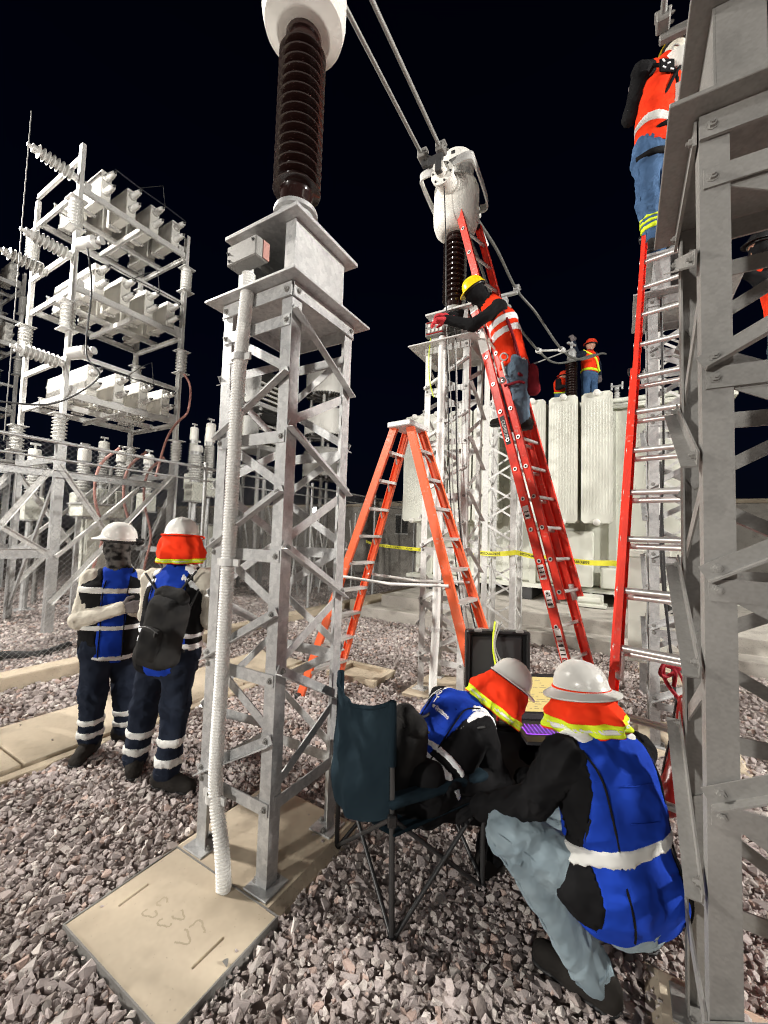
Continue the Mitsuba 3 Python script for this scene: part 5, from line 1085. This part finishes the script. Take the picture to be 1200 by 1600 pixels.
def bag(name, label, c, R, size, mat, h=.012, extra=()):
    """A soft bag: rounded box sagging at the base, with a front pocket and a top roll."""
    c = A(*c); sx, sy, sz = size
    def body(p):
        q = (p - c) @ R; w = 1 + .14 * np.clip(-q[:, 2] / sz, -1, 1); a = np.abs(np.stack([q[:, 0] / w, q[:, 1] / w, q[:, 2]], 1)) - np.array([sx, sy, sz]) / 2 + .06
        return np.linalg.norm(np.maximum(a, 0), axis=1) + np.minimum(a.max(1), 0) - .06
    e = np.linalg.norm(size) * .62; body.box = c - e, c + e
    t = Thing(name, label, 'bag')
    t.part('body', folds(mesh_of(body, h), .008, (11, 11, 8), 31), mat, True)
    def pocket(p):
        q = (p - c) @ R - np.array([0, -sy * .46, -sz * .14]); a = np.abs(q) - np.array([sx * .62, sy * .40, sz * .46]) / 2 + .03
        return np.linalg.norm(np.maximum(a, 0), axis=1) + np.minimum(a.max(1), 0) - .03
    pocket.box = body.box
    t.part('pocket', folds(mesh_of(pocket, h), .006, (14, 14, 10), 33), mat, True)
    top = c + R @ A(0, 0, sz * .5)
    t.part('top_flap', folds(mesh_of(join([cone(top - R[:, 0] * sx * .33, top + R[:, 0] * sx * .33, .042, .042), cone(top - R[:, 0] * sx * .2 + R[:, 2] * .03, top + R[:, 0] * sx * .22 + R[:, 2] * .035, .022, .024)], .03), h), .007, (18, 18, 18), 35), mat, True)
    t.part('zip', cat([tube(curve([c + R @ A(-sx * .30, -sy * .67, sz * .06), c + R @ A(0, -sy * .70, sz * .10), c + R @ A(sx * .30, -sy * .67, sz * .06)], 6), .004, 6), rod(c + R @ A(sx * .2, -sy * .68, sz * .08), c + R @ A(sx * .22, -sy * .70, 0.0), .004)]), 'dark_metal', True)
    for p in extra: t.part('strap', tube(curve(p, 8), .007, 7), 'black_rubber', True)
    return t
def axes(y, z=(0, 0, 1)):
    """Columns x, y, z of a frame whose -y looks along -y given, z up."""
    z = unit(z); y = unit(np.asarray(y, float) - z * np.dot(y, z)); return np.stack([np.cross(y, z), y, z], 1)

VB = (('reflective_white', .08, .15, .0, .6), ('reflective_white', .21, .27, .0, .6))
# left worker, seen from the side, forearm across his belly
t, j, fr = person('p1', 'standing worker in white helmet, dark patterned face cover and blue vest, left of the pair', .014,
                  dict(hips=.9, trousers='cloth_navy', shirt='cloth_cream', vest='cloth_blue', side='cloth_black', panel=.085, hem=.13, leg_bands=((.34, .46), (.06, .18)), face=-_r * .6 + _h * .5, head_up=A(0, 0, 1) + _r * .12,
                       vest_bands=(('reflective', .72, .80, 0, .6), ('reflective', .22, .29, 0, .6), ('reflective', -.20, -.12, 0, .6))))
helmet(t, j['hed'] + (0, 0, .028), -_r * .9 - _h * .2, A(0, 0, 1) + _r * .10 - _h * .05, 'helmet_white', 'cap', strap=True)
mask(t, j, fr, 'cloth_camo')
glove(t, j['wr'], unit(_r * .95 + A(0, 0, .12)), -_h, 'glove_grey', .5, thumb=-1); glove(t, j['wl'], unit(_r * .4 + _h * .5), A(0, 0, 1), 'glove_grey', .8)
t.part('collar', folds(mesh_of(clipped(join([cone(j['nek'] - fr['spine'] * .06 - fr['lat'] * .09, j['nek'] - fr['lat'] * .02, .06, .07), cone(j['nek'] - fr['spine'] * .05 + fr['lat'] * .08, j['nek'], .06, .07)], .02), half(j['nek'] + fr['spine'] * .04, fr['spine'])), .012), .006, seed=5), 'cloth_blue', True)
bag('belt_bag', 'small black bag on the left hip of the left standing worker', j['pel'] - _r * .165 + (0, 0, .07) + _h * .05, axes(_r * .8 + _h * .2), (.12, .10, .26), 'bag_black')
thing('phone', box(j['wr'] + _r * .13 + _h * .05 + (0, 0, .03), (.008, .07, .14), np.stack([_r, _h, _z], 1), .003), 'black_plastic', 'dark phone held between the two standing workers', 'phone')

# the worker with his back turned
t, j, fr = person('p2', 'standing worker seen from behind, orange neck shade and black backpack, right of the pair', .014,
                  dict(trousers='cloth_navy', shirt='cloth_cream', vest='cloth_blue', side='cloth_black', panel=.122, hem=.14, leg_bands=((.40, .52), (.10, .22)), face=_h - _r * .1, vest_bands=VB))
helmet(t, j['hed'] + (0, 0, .012), _h, A(0, 0, 1) + _h * .06, 'helmet_white', 'cap', 'cloth_fluo_orange')
neck_shade(t, j['hed'] + (0, 0, .012), _h, A(0, 0, 1), (0, 0, -.19), span=(55, 305), bottom=(.132, .128), r=(.126, .108), hem=(('lime', .82, .97), ('reflective', .875, .92)))
for sg in (-1, 1):                                                     # double reflective bars on the shoulders
    for q in range(2):
        c = j['nek'] + fr['lat'] * sg * .150 - fr['spine'] * (.035 + .062 * q) ; g = clipped(grown(fr['vest'], .006), lambda p, c=c: np.abs((p - c) @ unit(fr['spine'] + fr['lat'] * sg * .55)) - .019, lambda p: .085 - np.abs((p - j['che']) @ fr['lat']))
        g.box = c - .13, c + .13; t.part('shoulder_bar', mesh_of(g, .011), 'reflective_white', True)
glove(t, j['wr'], unit(_h * .6 - _r * .6), A(0, 0, 1), 'glove_grey', .7); glove(t, j['wl'], unit(_h * .7 + _r * .2), A(0, 0, 1), 'glove_grey', .7, thumb=-1)
t.part('wrist_lanyard', tube(curve([j['wr'] - _h * .13 + _r * .0 + (0, 0, .09), j['wr'] - _h * .15 + _r * .02, j['wr'] - _h * .14 - _r * .03 - (0, 0, .04), j['wr'] - _h * .14 + _r * .035 - (0, 0, .02), j['wr'] - _h * .13 - _r * .01 + (0, 0, .03)], 8), .005, 6), 'black_rubber', True)
bc = A(1.47, 2.375, 1.06)
bag('backpack', 'black backpack slung low on the back of the standing worker with the orange neck shade', bc, axes(_h + _r * .25, A(0, 0, 1) + _r * .20), (.225, .18, .42), 'bag_black',
    extra=([j['sl'] - _h * .10 + (0, 0, .05), j['che'] - _h * .155 - _r * .03, bc + (0, 0, .24) - _h * .02], [j['sr'] - _h * .10 + (0, 0, .06) - _r * .03, j['che'] - _h * .155 + _r * .03, bc + (0, 0, .25) - _h * .02], [j['sr'] - _h * .12 - (0, 0, .05), j['pel'] + _r * .14 - _h * .17 + (0, 0, .12), bc + _r * .13 - (0, 0, .12)]))
thing('hip_radio', box(j['pel'] + _r * .175 - (0, 0, .06), (.05, .06, .14), None, .01), 'black_plastic', 'black radio on the right hip of the worker with the backpack', 'radio')

# seated worker bending over the laptop
t, j, fr = person('sit', 'worker in white helmet and orange neck shade bending forward in the camp chair', .012,
                  dict(trousers='cloth_black', shirt='cloth_black', vest='cloth_blue', side='cloth_black', panel=.150, hem=.14, face=_r * .7 + _h * .3 - A(0, 0, .5), head_up=_r * .45 + A(0, 0, .9) + _h * .1, vest_bands=VB))
hu = unit(_r * .55 + _h * .12 + A(0, 0, .80)); hf = unit(_r * .8 + _h * .25 - A(0, 0, .65))
helmet(t, j['hed'] + hu * .02, hf, hu, 'helmet_grey', 'cap')
neck_shade(t, j['hed'] + hu * .015, hf, hu, -_r * .125 - _h * .05 - A(0, 0, .135), span=(40, 320), bottom=(.13, .165), r=(.124, .104), hem=(('lime', .76, .98), ('reflective', .835, .905)), seed=4, waves=.014)
for sg in (-1, 1):
    for q in range(2):
        c = j['nek'] + fr['lat'] * sg * (.135 + .035 * q) - fr['spine'] * .045; ax = fr['lat']
        g = clipped(grown(fr['vest'], .007), lambda p, c=c: np.abs((p - c) @ ax) - .0135, lambda p, c=c: np.abs((p - c) @ fr['fwd']) - .14); g.box = c - .16, c + .16
        g2 = clipped(grown(fr['shirt'], .008), lambda p, c=c: np.abs((p - c) @ unit(ax + 0 * ax)) - .0135, lambda p, c=c: np.linalg.norm(p - c, axis=1) - .11); g2.box = g.box
        t.part('shoulder_bar', mesh_of(join([g, g2], .004), .009), 'reflective_white', True)
glove(t, j['wr'], unit(j['wr'] - j['er']), A(0, 0, 1), 'cloth_black', .6); glove(t, j['wl'], unit(j['wl'] - j['el']), A(0, 0, 1), 'cloth_black', .6, thumb=-1)
SIT = (t, j, fr)
bn = unit(np.cross(fr['lat'], fr['spine'])); bn = bn * (-1 if np.dot(bn, _r) > 0 else 1)
def on_back(m, c, e, u, lift=.0095):
    """Lays a flat mesh (x along e, y along u) on the back of the vest."""
    v, f = np.asarray(m[0], float), np.asarray(m[1]); p = c + v[:, :1] * e + v[:, 1:2] * u + bn * .25; tt = np.zeros(len(p))
    for _ in range(40): tt += np.clip(fr['vest'](p - bn * tt[:, None]) - lift, -.01, .03) * .8
    return p - bn * tt[:, None] + bn * v[:, 2:], f
def _txt(s, h): m = meshkit.text_mesh(s, h, .0012, True); return np.asarray(m.vertices), np.asarray(m.faces)
e, u = fr['lat'], fr['spine']; c0 = j['nek'] * .62 + j['pel'] * .38
t.part('back_print', on_back(_txt('er Systems', .021), c0 - e * .075 - u * .035, e, u), 'sticker_white', label='white lettering printed across the back of the vest')
t.part('back_print', on_back(_txt('T', .040), c0 - e * .10 - u * .01, e, u), 'sticker_white')
_rg = ring((0, 0, 0), (0, 0, 1), .014, .022, .0008); t.part('back_emblem', on_back(cat([_rg, box((-.022, -.012, 0), (.03, .011, .0016), rotz(.6)), box((.004, .002, .0), (.02, .007, .0016))]), c0 - e * .105 + u * .055, e, u), 'sticker_white')
bc = A(1.80, .915, .60)
bag('backpack', 'black backpack worn by the seated worker, squeezed against the camp chair back', bc, axes(unit(_r * .75 + _h * .35), A(0, 0, 1) + _r * .20), (.24, .15, .38), 'bag_black',
    extra=([j['sl'] + (0, 0, .07), j['che'] - _r * .16 - _h * .04 + (0, 0, .06), bc + (0, 0, .20)], [j['sr'] - _h * .08 + (0, 0, .05), j['che'] - _r * .12 - _h * .12, bc + (0, 0, .18) - _h * .06]))

# squatting worker in the foreground
t, j, fr = person('sq', 'squatting worker with full brim helmet, orange neck shade, blue vest and pale jeans', .009,
                  dict(trousers='cloth_jeans_light', shirt='cloth_black', vest='cloth_blue', side='cloth_black', panel=.172, hem=.215, long=True, loose=.98, hips=.92, fold=1.3, face=-_r * .45 + _h * .8 - A(0, 0, .25), head_up=A(0, 0, 1) - _r * .05 + _h * .12,
                       vest_bands=(('reflective', .24, .33, 0, .6),)))
hu = unit(A(0, 0, 1) + _h * .14 - _r * .06); hf = unit(_h * .8 - _r * .5)
helmet(t, j['hed'] + hu * .012, hf, hu, 'helmet_grey', 'full', 'cloth_fluo_orange', r=(.114, .098, .112))
neck_shade(t, j['hed'] - hu * .004, hf, hu, A(0, 0, -.135) - _h * .02 + _r * .01, span=(40, 320), r=(.118, .102), bottom=(.148, .142), hem=(('lime', .60, .96), ('reflective', .72, .84)), seed=1, lift=-.012)
for sg in (-1, 1):
    c = j['nek'] + fr['lat'] * sg * .105 - fr['spine'] * .03; ax = unit(fr['lat'] * sg * .75 - fr['spine'] * .65)
    g = clipped(grown(fr['vest'], .014), lambda p, c=c, ax=ax: np.abs((p - c) @ ax) - .026, lambda p, c=c: np.linalg.norm(p - c + fr['spine'] * .0, axis=1) - .088); g.box = c - .12, c + .12; t.part('shoulder_bar', mesh_of(g, .009), 'reflective', True)
glove(t, j['wl'], unit(j['wl'] - j['el']), A(0, 0, 1), 'cloth_black', .6, thumb=-1); glove(t, j['wr'], unit(j['wr'] - j['er']), A(0, 0, 1), 'cloth_black', .6)

# worker on the leaning ladder
OV = (('reflective_white', .56, .66, 0, .6), ('reflective_white', .40, .50, 0, .6))
t, j, fr = person('lad', 'worker in yellow helmet leaning from the red ladder, arms stretched to the tower', .017,
                  dict(s=.97, trousers='cloth_jeans_mid', shirt='cloth_black', vest='cloth_fluo_orange', hem=.02, face=-_r * .8 + _h * .1 - A(0, 0, .6), head_up=A(0, 0, .9) - _r * .5, vest_bands=OV))
hu = unit(A(0, 0, .85) - _r * .55); hf = unit(-_r * .75 - A(0, 0, .6))
helmet(t, j['hed'] + hu * .02, hf, hu, 'helmet_yellow', 'cap'); mask(t, j, fr, 'cloth_black', .016)
glove(t, j['wr'], -_r - A(0, 0, .1), A(0, 0, 1), 'glove_red', .7, 1.15); glove(t, j['wl'], -_r + A(0, 0, .1), A(0, 0, 1), 'glove_red', .7, 1.15, thumb=-1)
t.part('shirt_tail', folds(mesh_of(clipped(join([cone(j['pel'] - fr['lat'] * .07, j['pel'] + fr['lat'] * .07, .135, .135)], .02), half(j['pel'] + fr['spine'] * .09, fr['spine']), half(j['pel'] - fr['spine'] * .03, -fr['spine'])), .017), .006, seed=9), 'reflective', True)
hb = t.part('harness', cat([tube(curve([j['sr'] + (0, 0, .06), (j['sr'] + j['pel']) / 2 - _h * .15, j['pel'] + fr['lat'] * .14 - _h * .06 + (0, 0, .06)], 8), .016, 6), tube(curve([j['pel'] + fr['lat'] * .15 + (0, 0, .02), j['hr'] - _h * .11 - (0, 0, .06), j['hr'] + _r * .10 - (0, 0, .02), j['pel'] + _r * .15 + (0, 0, .05)], 8), .015, 6), tube(curve([j['hr'] + _r * .11 - (0, 0, .12), j['hr'] - _h * .12 - (0, 0, .14), j['hr'] - _r * .11 - (0, 0, .14)], 8), .014, 6), tube(curve([j['pel'] - fr['lat'] * .15, j['pel'] - _h * .145 - _r * .02 + (0, 0, .03), j['pel'] + fr['lat'] * .16], 8), .02, 6)]), 'cloth_maroon', True)
t.part('tool_pouch', folds(mesh_of(join([cone(j['hr'] + _r * .16 + (0, 0, .04), j['hr'] + _r * .17 - (0, 0, .16), .055, .075)], .02), .016), .01), 'cloth_maroon', True)
t.part('carabiner', cat([ring(j['pel'] - _r * .14 - _h * .14 + (0, 0, .03), _h, .03, .042, .008), rod(j['pel'] - _r * .16 - _h * .14 - (0, 0, .02), j['pel'] - _r * .12 - _h * .14 - (0, 0, .16), .014), ring(j['pel'] - _r * .15 - _h * .12 - (0, 0, .20), _h, .02, .034, .01)]), 'aluminium', 40)
thing('tie_rope', tube(curve([LADC[0] + LADC[1] * 4.0 + LADC[3] * .4, LADC[0] + LADC[1] * 3.8 - LADC[3] * .02 + LADC[2] * .08, LADC[0] + LADC[1] * 3.62 + LADC[3] * .25 + LADC[2] * .1, LADC[0] + LADC[1] * 3.9 + LADC[3] * .1 + LADC[2] * .1, LADC[0] + LADC[1] * 3.55 + LADC[3] * .05 + LADC[2] * .05], 8), .013, 7), 'rope_white', 'knotted pale rope on the red ladder below the leaning worker', 'rope', smooth=True)

# worker at the top right, back turned
t, j, fr = person('top', 'worker high on the right ladder seen from behind, blue jeans with lime bands', .015,
                  dict(trousers='cloth_jeans_blue', shirt='cloth_black', vest='cloth_fluo_orange', hem=.03, face=_h + A(0, 0, .2), head_up=A(0, 0, 1) + _r * .2, leg_bands=((.42, .50), (.55, .60), (.65, .69)), band_mat='lime', vest_bands=(('reflective', .16, .25, 0, .6),)))
helmet(t, j['hed'] + (0, 0, .03), _h, A(0, 0, 1) + _r * .15, 'helmet_yellow', 'cap'); mask(t, j, fr, 'cloth_cream', .016)
hb_ = t.part('harness', cat([tube(curve([j['sl'] + (0, 0, .06), j['che'] - _h * .16, j['pel'] + fr['lat'] * .15 + (0, 0, .1)], 8), .015, 6), tube(curve([j['sr'] + (0, 0, .06), j['che'] - _h * .16, j['pel'] - fr['lat'] * .15 + (0, 0, .1)], 8), .015, 6), tube(curve([j['pel'] - fr['lat'] * .16 + (0, 0, .13), j['pel'] - _h * .155 + (0, 0, .13), j['pel'] + fr['lat'] * .16 + (0, 0, .13)], 8), .02, 6), tube(curve([j['hl'] - fr['lat'] * .11, j['hl'] - _h * .12 - (0, 0, .03), j['hr'] - _h * .12 - (0, 0, .03), j['hr'] + fr['lat'] * .11], 8), .028, 6), box(j['che'] - _h * .172 - _r * .085 + (0, 0, .05), (.13, .12, .02), np.stack([_r, _z, -_h], 1), .008)]), 'cloth_black', True)
put(numbered(hb_ + '__buckle'), cat([box(j['che'] - _h * .185 - _r * (.085 + dx) + (0, 0, .05 + dz), (.03, .012, .006), np.stack([_r, _z, -_h], 1) @ rotz(a_).T) for dx, dz, a_ in ((.03, -.03, .5), (-.01, .01, -.4), (-.035, -.045, .2), (.035, .03, .9))]), 'reflective_white', True)
glove(t, j['wl'], A(0, 0, 1) + _h, -_h, 'glove_grey', .6, 1.1); glove(t, j['wr'], A(0, 0, 1) + _h * .5, -_h, 'glove_grey', .6, 1.1, thumb=-1)
t.part('ring_hook', cat([ring(j['nek'] - _h * .12 + (0, 0, .0), _h, .03, .04, .006)]), 'aluminium', 40)

# workers on the transformer and behind the right tower
t, j, fr = person('far', 'small distant worker in red helmet on the transformer, reaching up to the bushing', .028,
                  dict(trousers='cloth_jeans_blue', shirt='cloth_navy', vest='cloth_fluo_orange', hem=.0, face=-_r, leg_bands=((.62, .78),), band_mat='lime', vest_bands=(('lime', .02, .14, 0, .6),), fold=.6))
helmet(t, j['hed'] + (0, 0, .03), -_r * .9 + A(0, 0, .1), A(0, 0, 1), 'helmet_red', 'cap')
t.part('harness', tube(curve([j['sl'] + (0, 0, .07) - _h * .03, j['che'] - _h * .16 + _r * .03, j['pel'] - _h * .1 + _r * .17], 8), .022, 6), 'lime_yellow', True)
glove(t, j['wl'], A(0, 0, 1) - _r * .3, -_h, 'glove_grey', .6, 1.2); glove(t, j['wr'], A(0, 0, -1), -_h, 'glove_grey', .6, 1.2)
t, j, fr = person('far2', 'distant worker half hidden behind the brown transformer bushing, only an orange vest showing', .03,
                  dict(trousers='cloth_jeans_blue', shirt='cloth_black', vest='cloth_fluo_orange', hem=.0, face=-_r, vest_bands=(('lime', .0, .12, 0, .6),), fold=.6))
helmet(t, j['hed'] + (0, 0, .02), -_r, A(0, 0, 1), 'helmet_red', 'cap')
t, j, fr = person('hid', 'worker in black and orange mostly hidden behind the right tower at the frame edge', .024,
                  dict(trousers='cloth_jeans_mid', shirt='cloth_black', vest='cloth_fluo_orange', hem=.0, face=-_r + _h * .2, vest_bands=(('reflective', .4, .5, 0, .6),), fold=.8))
helmet(t, j['hed'] + (0, 0, .02), -_r, A(0, 0, 1), 'black_plastic', 'cap'); mask(t, j, fr, 'cloth_black', .02)
glove(t, j['wl'], -_r, A(0, 0, 1), 'glove_red', .6); glove(t, j['wr'], -_r, A(0, 0, 1), 'glove_red', .6)

# ---------------------------------------------------------------- camp chair, test case, laptop and small things on the ground
t = Thing('camp_chair', 'dark teal folding camp chair under the seated worker', 'chair')
RR, RL, FR, FL = A(1.545, .81, 0), A(1.82, 1.295, 0), A(2.0, .575, 0), A(2.28, 1.03, 0)
TR, TL = A(1.582, .86, .955), A(1.842, 1.325, .925)
hub = lambda a, b, z: a + (b - a) * (z / b[2])
for a, b, nm in ((RR, TR, 'back_post'), (RL, TL, 'back_post')):
    t.part(nm, rod(a, b - (0, 0, .01), .0125, 12), 'dark_metal', True); t.part('foot', lathe([(0, 0), (.024, 0), (.026, .02), (.016, .05), (0, .05)], 14, at=a), 'black_plastic', 40)
hr, hl_ = hub(RR, TR, .49), hub(RL, TL, .49); hfr, hfl = FR + (.0, .0, .44), FL + (.0, .0, .44)
for a, b in ((FR, hfr), (FL, hfl)): t.part('front_post', rod(a, b, .0115, 12), 'dark_metal', True); t.part('foot', lathe([(0, 0), (.024, 0), (.026, .02), (.016, .05), (0, .05)], 14, at=a), 'black_plastic', 40)
for a, b in ((hr, FR + (0, 0, .03)), (hfr, RR + (0, 0, .03)), (hl_, RR + (0, 0, .04)), (hr, RL + (0, 0, .04)), (hl_, FL + (0, 0, .03)), (hfl, RL + (0, 0, .03)), (hfr, FL + (0, 0, .05)), (hfl, FR + (0, 0, .05))): t.part('cross_strut', rod(a, b, .0095, 10), 'dark_metal', True)
for p in (hr, hl_): t.part('hinge', box(p, (.055, .04, .05), rotz(.6), .006), 'black_plastic')
nb = unit(np.cross(TL - TR, A(0, 0, 1))); nb = nb if np.dot(nb, -_r) > 0 else -nb                # away from the sitter
rows = []
for v in np.linspace(0, 1, 16):
    pr, pl_ = TR + (hr - TR) * v * .98, TL + (hl_ - TL) * v * .90; q = []
    for u in np.linspace(0, 1, 22):
        sg = math.sin(math.pi * u) ** .8
        q.append(pr + (pl_ - pr) * u + nb * (.012 + sg * (.055 + .055 * v)) - A(0, 0, sg * (.075 * (1 - v) + .10 * v)) + nb * sg * (.007 * math.sin(u * 17 + v * 9) + .006 * math.sin(v * 21 - u * 6) + .005 * math.sin(u * 31 + 3 * v)))
    rows.append(np.array(q))
bk = t.part('backrest', sheet(rows, .006), 'cloth_teal_dark', True)
put(numbered(bk + '__top_hem'), tube(rows[0], .010, 8), 'cloth_teal_dark', True); put(numbered(bk + '__sleeve'), tube([TR + (0, 0, .005), TR + (hr - TR) * .55], .019, 10), 'cloth_teal_dark', True); put(numbered(bk + '__sleeve'), tube([TL + (0, 0, .005), TL + (hl_ - TL) * .5], .018, 10), 'cloth_teal_dark', True)
rows = []
for v in np.linspace(0, 1, 12):
    a, b = RR + (0, 0, .44) + (hfr - RR - (0, 0, .44)) * v, RL + (0, 0, .44) + (hfl - RL - (0, 0, .44)) * v
    rows.append(np.array([a + (b - a) * u - (0, 0, .07 * math.sin(math.pi * u)) for u in np.linspace(0, 1, 14)]))
t.part('seat', sheet(rows, .006), 'cloth_teal_dark', True)
for a, b in ((hr + (0, 0, .06), hfr + (0, 0, .10)), (hl_ + (0, 0, .06), hfl + (0, 0, .10))): t.part('armrest', folds(mesh_of(join([cone(a, b, .022, .022), cone(a + (.02, .03, 0), b + (.02, .03, 0), .018, .018)], .02), .011), .003), 'cloth_teal_dark', True)

def at(e, d, z): return _r * e + _h * d + A(0, 0, z)
RB = np.stack([_r, _h, _z], 1)
t = Thing('equipment_case', 'black rugged test case with its lid open behind the seated worker', 'case')
t.part('body', cat([box(at(.86, 2.60, .33), (.50, .50, .58), RB, .03)]), 'black_plastic'); t.part('rim', box(at(.86, 2.60, .615), (.52, .52, .03), RB, .01), 'black_plastic')
t.part('lid', cat([box(at(.825, 2.93, .83), (.44, .02, .40), RB, .01)] + [box(at(.825 + s * .21, 2.90, .83), (.025, .07, .40), RB, .008) for s in (-1, 1)] + [box(at(.825, 2.90, 1.02), (.44, .07, .025), RB, .008), box(at(.825, 2.90, .645), (.44, .07, .025), RB, .008)]), 'black_plastic')
t.part('lid_foam', box(at(.825, 2.915, .83), (.36, .02, .32), RB, .01), 'dark_metal')
for e in (.68, .97): t.part('latch', box(at(e, 2.865, 1.035), (.05, .03, .02), RB, .004), 'galvanised_old')
t.part('control_panel', box(at(.80, 2.40, .632), (.30, .12, .01), RB), 'dark_metal')
for k in range(5): t.part('socket', cat([rod(at(.69 + k * .05, 2.39, .635), at(.69 + k * .05, 2.39, .655), .009)]), ('print_red', 'sticker_white', 'tape_yellow', 'aluminium', 'print_red')[k])
for i, (m, x) in enumerate((('lime_yellow', .0), ('rope_white', .02), ('cable_grey', .05))):
    thing('patch_lead', tube(curve([at(.795 + x, 2.86, 1.10), at(.775 + .3 * x, 2.83, .95), at(.79 + x, 2.80, .80), at(.77 + x, 2.6, .65), at(.76 + x, 2.45, .64)], 8), .0055, 6), m, ('yellow green lead hanging over the open black case lid', 'pale lead hanging over the open black case lid', 'grey lead hanging over the open black case lid')[i], 'lead', smooth=True)
t = Thing('laptop', 'open laptop showing a cream coloured document, purple backlit keyboard, between the two crouching workers', 'laptop')
ec, dh = .94, 2.36                                                      # hinge line
t.part('base', box(at(ec, dh - .12, .645), (.36, .25, .018), RB, .004), 'dark_metal')
k_ = t.part('keyboard_glow', box(at(ec, dh - .105, .6552), (.30, .115, .001), RB), 'black_plastic', label='purple backlight glowing between the laptop keys'); scene[k_]['emitter'] = {'type': 'area', 'radiance': {'type': 'rgb', 'value': [1.5, .28, 3.2]}, 'sampling_weight': 0.08}
t.part('keys', cat([box(at(ec - .139 + c * .0214, dh - .153 + r_ * .0225, .6575), (.0165, .0175, .003), RB) for c in range(14) for r_ in range(5)]), 'black_plastic', kind='stuff')
t.part('touchpad', box(at(ec, dh - .20, .6545), (.10, .06, .001), RB), 'galvanised_old')
tl = .42; su = unit(A(0, 0, math.cos(tl)) + _h * math.sin(tl)); sn = np.cross(_r, su); sn = sn if np.dot(sn, _h) < 0 else -sn; RS = np.stack([_r, su, np.cross(_r, su)], 1)
sc0 = at(ec, dh, .655)
t.part('screen_lid', box(sc0 + su * .125 - sn * .004, (.36, .25, .008), RS, .003), 'black_plastic')
k_ = t.part('screen', box(sc0 + su * .138 + sn * .0006, (.335, .185, .0012), RS), 'black_plastic', label='lit cream screen filled with a document'); scene[k_]['emitter'] = {'type': 'area', 'radiance': {'type': 'rgb', 'value': [.92, .70, .25]}, 'sampling_weight': 0.12}
rg2 = np.random.default_rng(3); _ln = []
for q in range(13):
    x = -.15
    while x < .13:
        w = rg2.uniform(.01, .05)
        if rg2.random() < .5: _ln.append(box(sc0 + su * (.06 + q * .0125) + _r * (x + w / 2) + sn * .0018, (w, .0022, .0006), RS))
        x += w + .012
t.part('screen_text', cat(_ln), 'galvanised_old', kind='stuff'); t.part('screen_box', cat([box(sc0 + su * (.155 + dy) + _r * (-.10 + dx) + sn * .002, s_, RS) for dx, dy, s_ in ((0, .02, (.03, .002, .0006)), (0, -.02, (.03, .003, .0006)), (-.015, 0, (.002, .04, .0006)), (.015, 0, (.002, .04, .0006)))]), 'print_red')
t.part('screen_bezel', box(sc0 + su * .022 + sn * .001, (.335, .028, .001), RS), 'dark_metal')

t = Thing('rolled_tool_pouch', 'glossy dark red rolled pouch hanging on a red cord from the right ladder', 'pouch')
p = curve([(2.668, -.285, .86), (2.655, -.28, .76), (2.60, -.25, .62), (2.54, -.215, .50), (2.495, -.19, .40)], 6)
t.part('body', folds(mesh_of(join([cone(p[i], p[i + 1], r0, r1) for i, (r0, r1) in enumerate(zip(np.linspace(.036, .052, len(p) - 1), np.linspace(.037, .046, len(p) - 1)))], .015), .009), .004, (30, 30, 10)), 'red_vinyl', True)
t.part('cord', cat([tube(curve([(2.70, -.235, .92), (2.69, -.24, 1.0), (2.66, -.20, 1.05), (2.63, -.17, 1.0), (2.68, -.20, .97), (2.70, -.26, 1.02), (2.655, -.19, 1.03), (2.69, -.20, .94), (2.71, -.27, .84)], 8), .010, 7), tube(curve([(2.66, -.2, 1.03), (2.72, -.26, .99), (2.73, -.29, .86), (2.66, -.25, .70)], 8), .007, 6)]), 'red_cord', True)
t.part('pull_cord', tube(curve([(2.66, -.24, .86), (2.63, -.215, .7), (2.53, -.17, .5), (2.60, -.24, .36), (2.50, -.26, .28)], 8), .005, 6), 'black_rubber', True)
thing('red_hose_end', tube(curve([(2.30, -.275, .52), (2.22, -.27, .36), (2.19, -.265, .20), (2.185, -.26, .06)], 6), .019, 10), 'red_fibreglass', 'end of a red tube standing on the gravel by the right tower', 'tube', smooth=True)
thing('ground_lead', tube(curve([(2.2, -.17, .42), (2.3, -.16, .28), (2.25, -.12, .16), (2.1, -.05, .05), (2.3, .1, .05), (2.7, .0, .05)], 8), .006, 6), 'black_rubber', 'black lead lying on the gravel beside the squatting worker', 'lead', smooth=True)
for i, pts in enumerate(([(3.7, -.25, 2.3), (3.72, -.27, 1.5), (3.68, -.30, .9), (3.72, -.36, .4), (3.9, -.5, .08)], [(3.55, -.25, 3.5), (3.56, -.26, 2.4), (3.58, -.24, 1.6), (3.64, -.30, .9), (3.6, -.36, .1)])):
    thing('hanging_cable', tube(curve(pts, 8), .009, 6), 'black_rubber', ('dark cable hanging by the right ladder, nearer its middle', 'longer dark cable hanging behind the rungs of the right ladder')[i], 'cable', smooth=True)
thing('fallen_stone', hull(np.random.default_rng(2).normal(size=(14, 3)) * .006 + A(1.115, 1.275, .070)), 'galvanised_old', 'single loose stone on the near corner of the manhole lid', 'stone')
thing('black_drain_hose', tube(curve([(.9, 6.6, .25), (1.4, 6.5, .06), (1.9, 6.45, .10), (2.3, 6.3, .05), (2.7, 6.5, .05)], 8), .045, 10), 'black_rubber', 'dark hose lying on the gravel behind the left fence', 'hose', smooth=True)
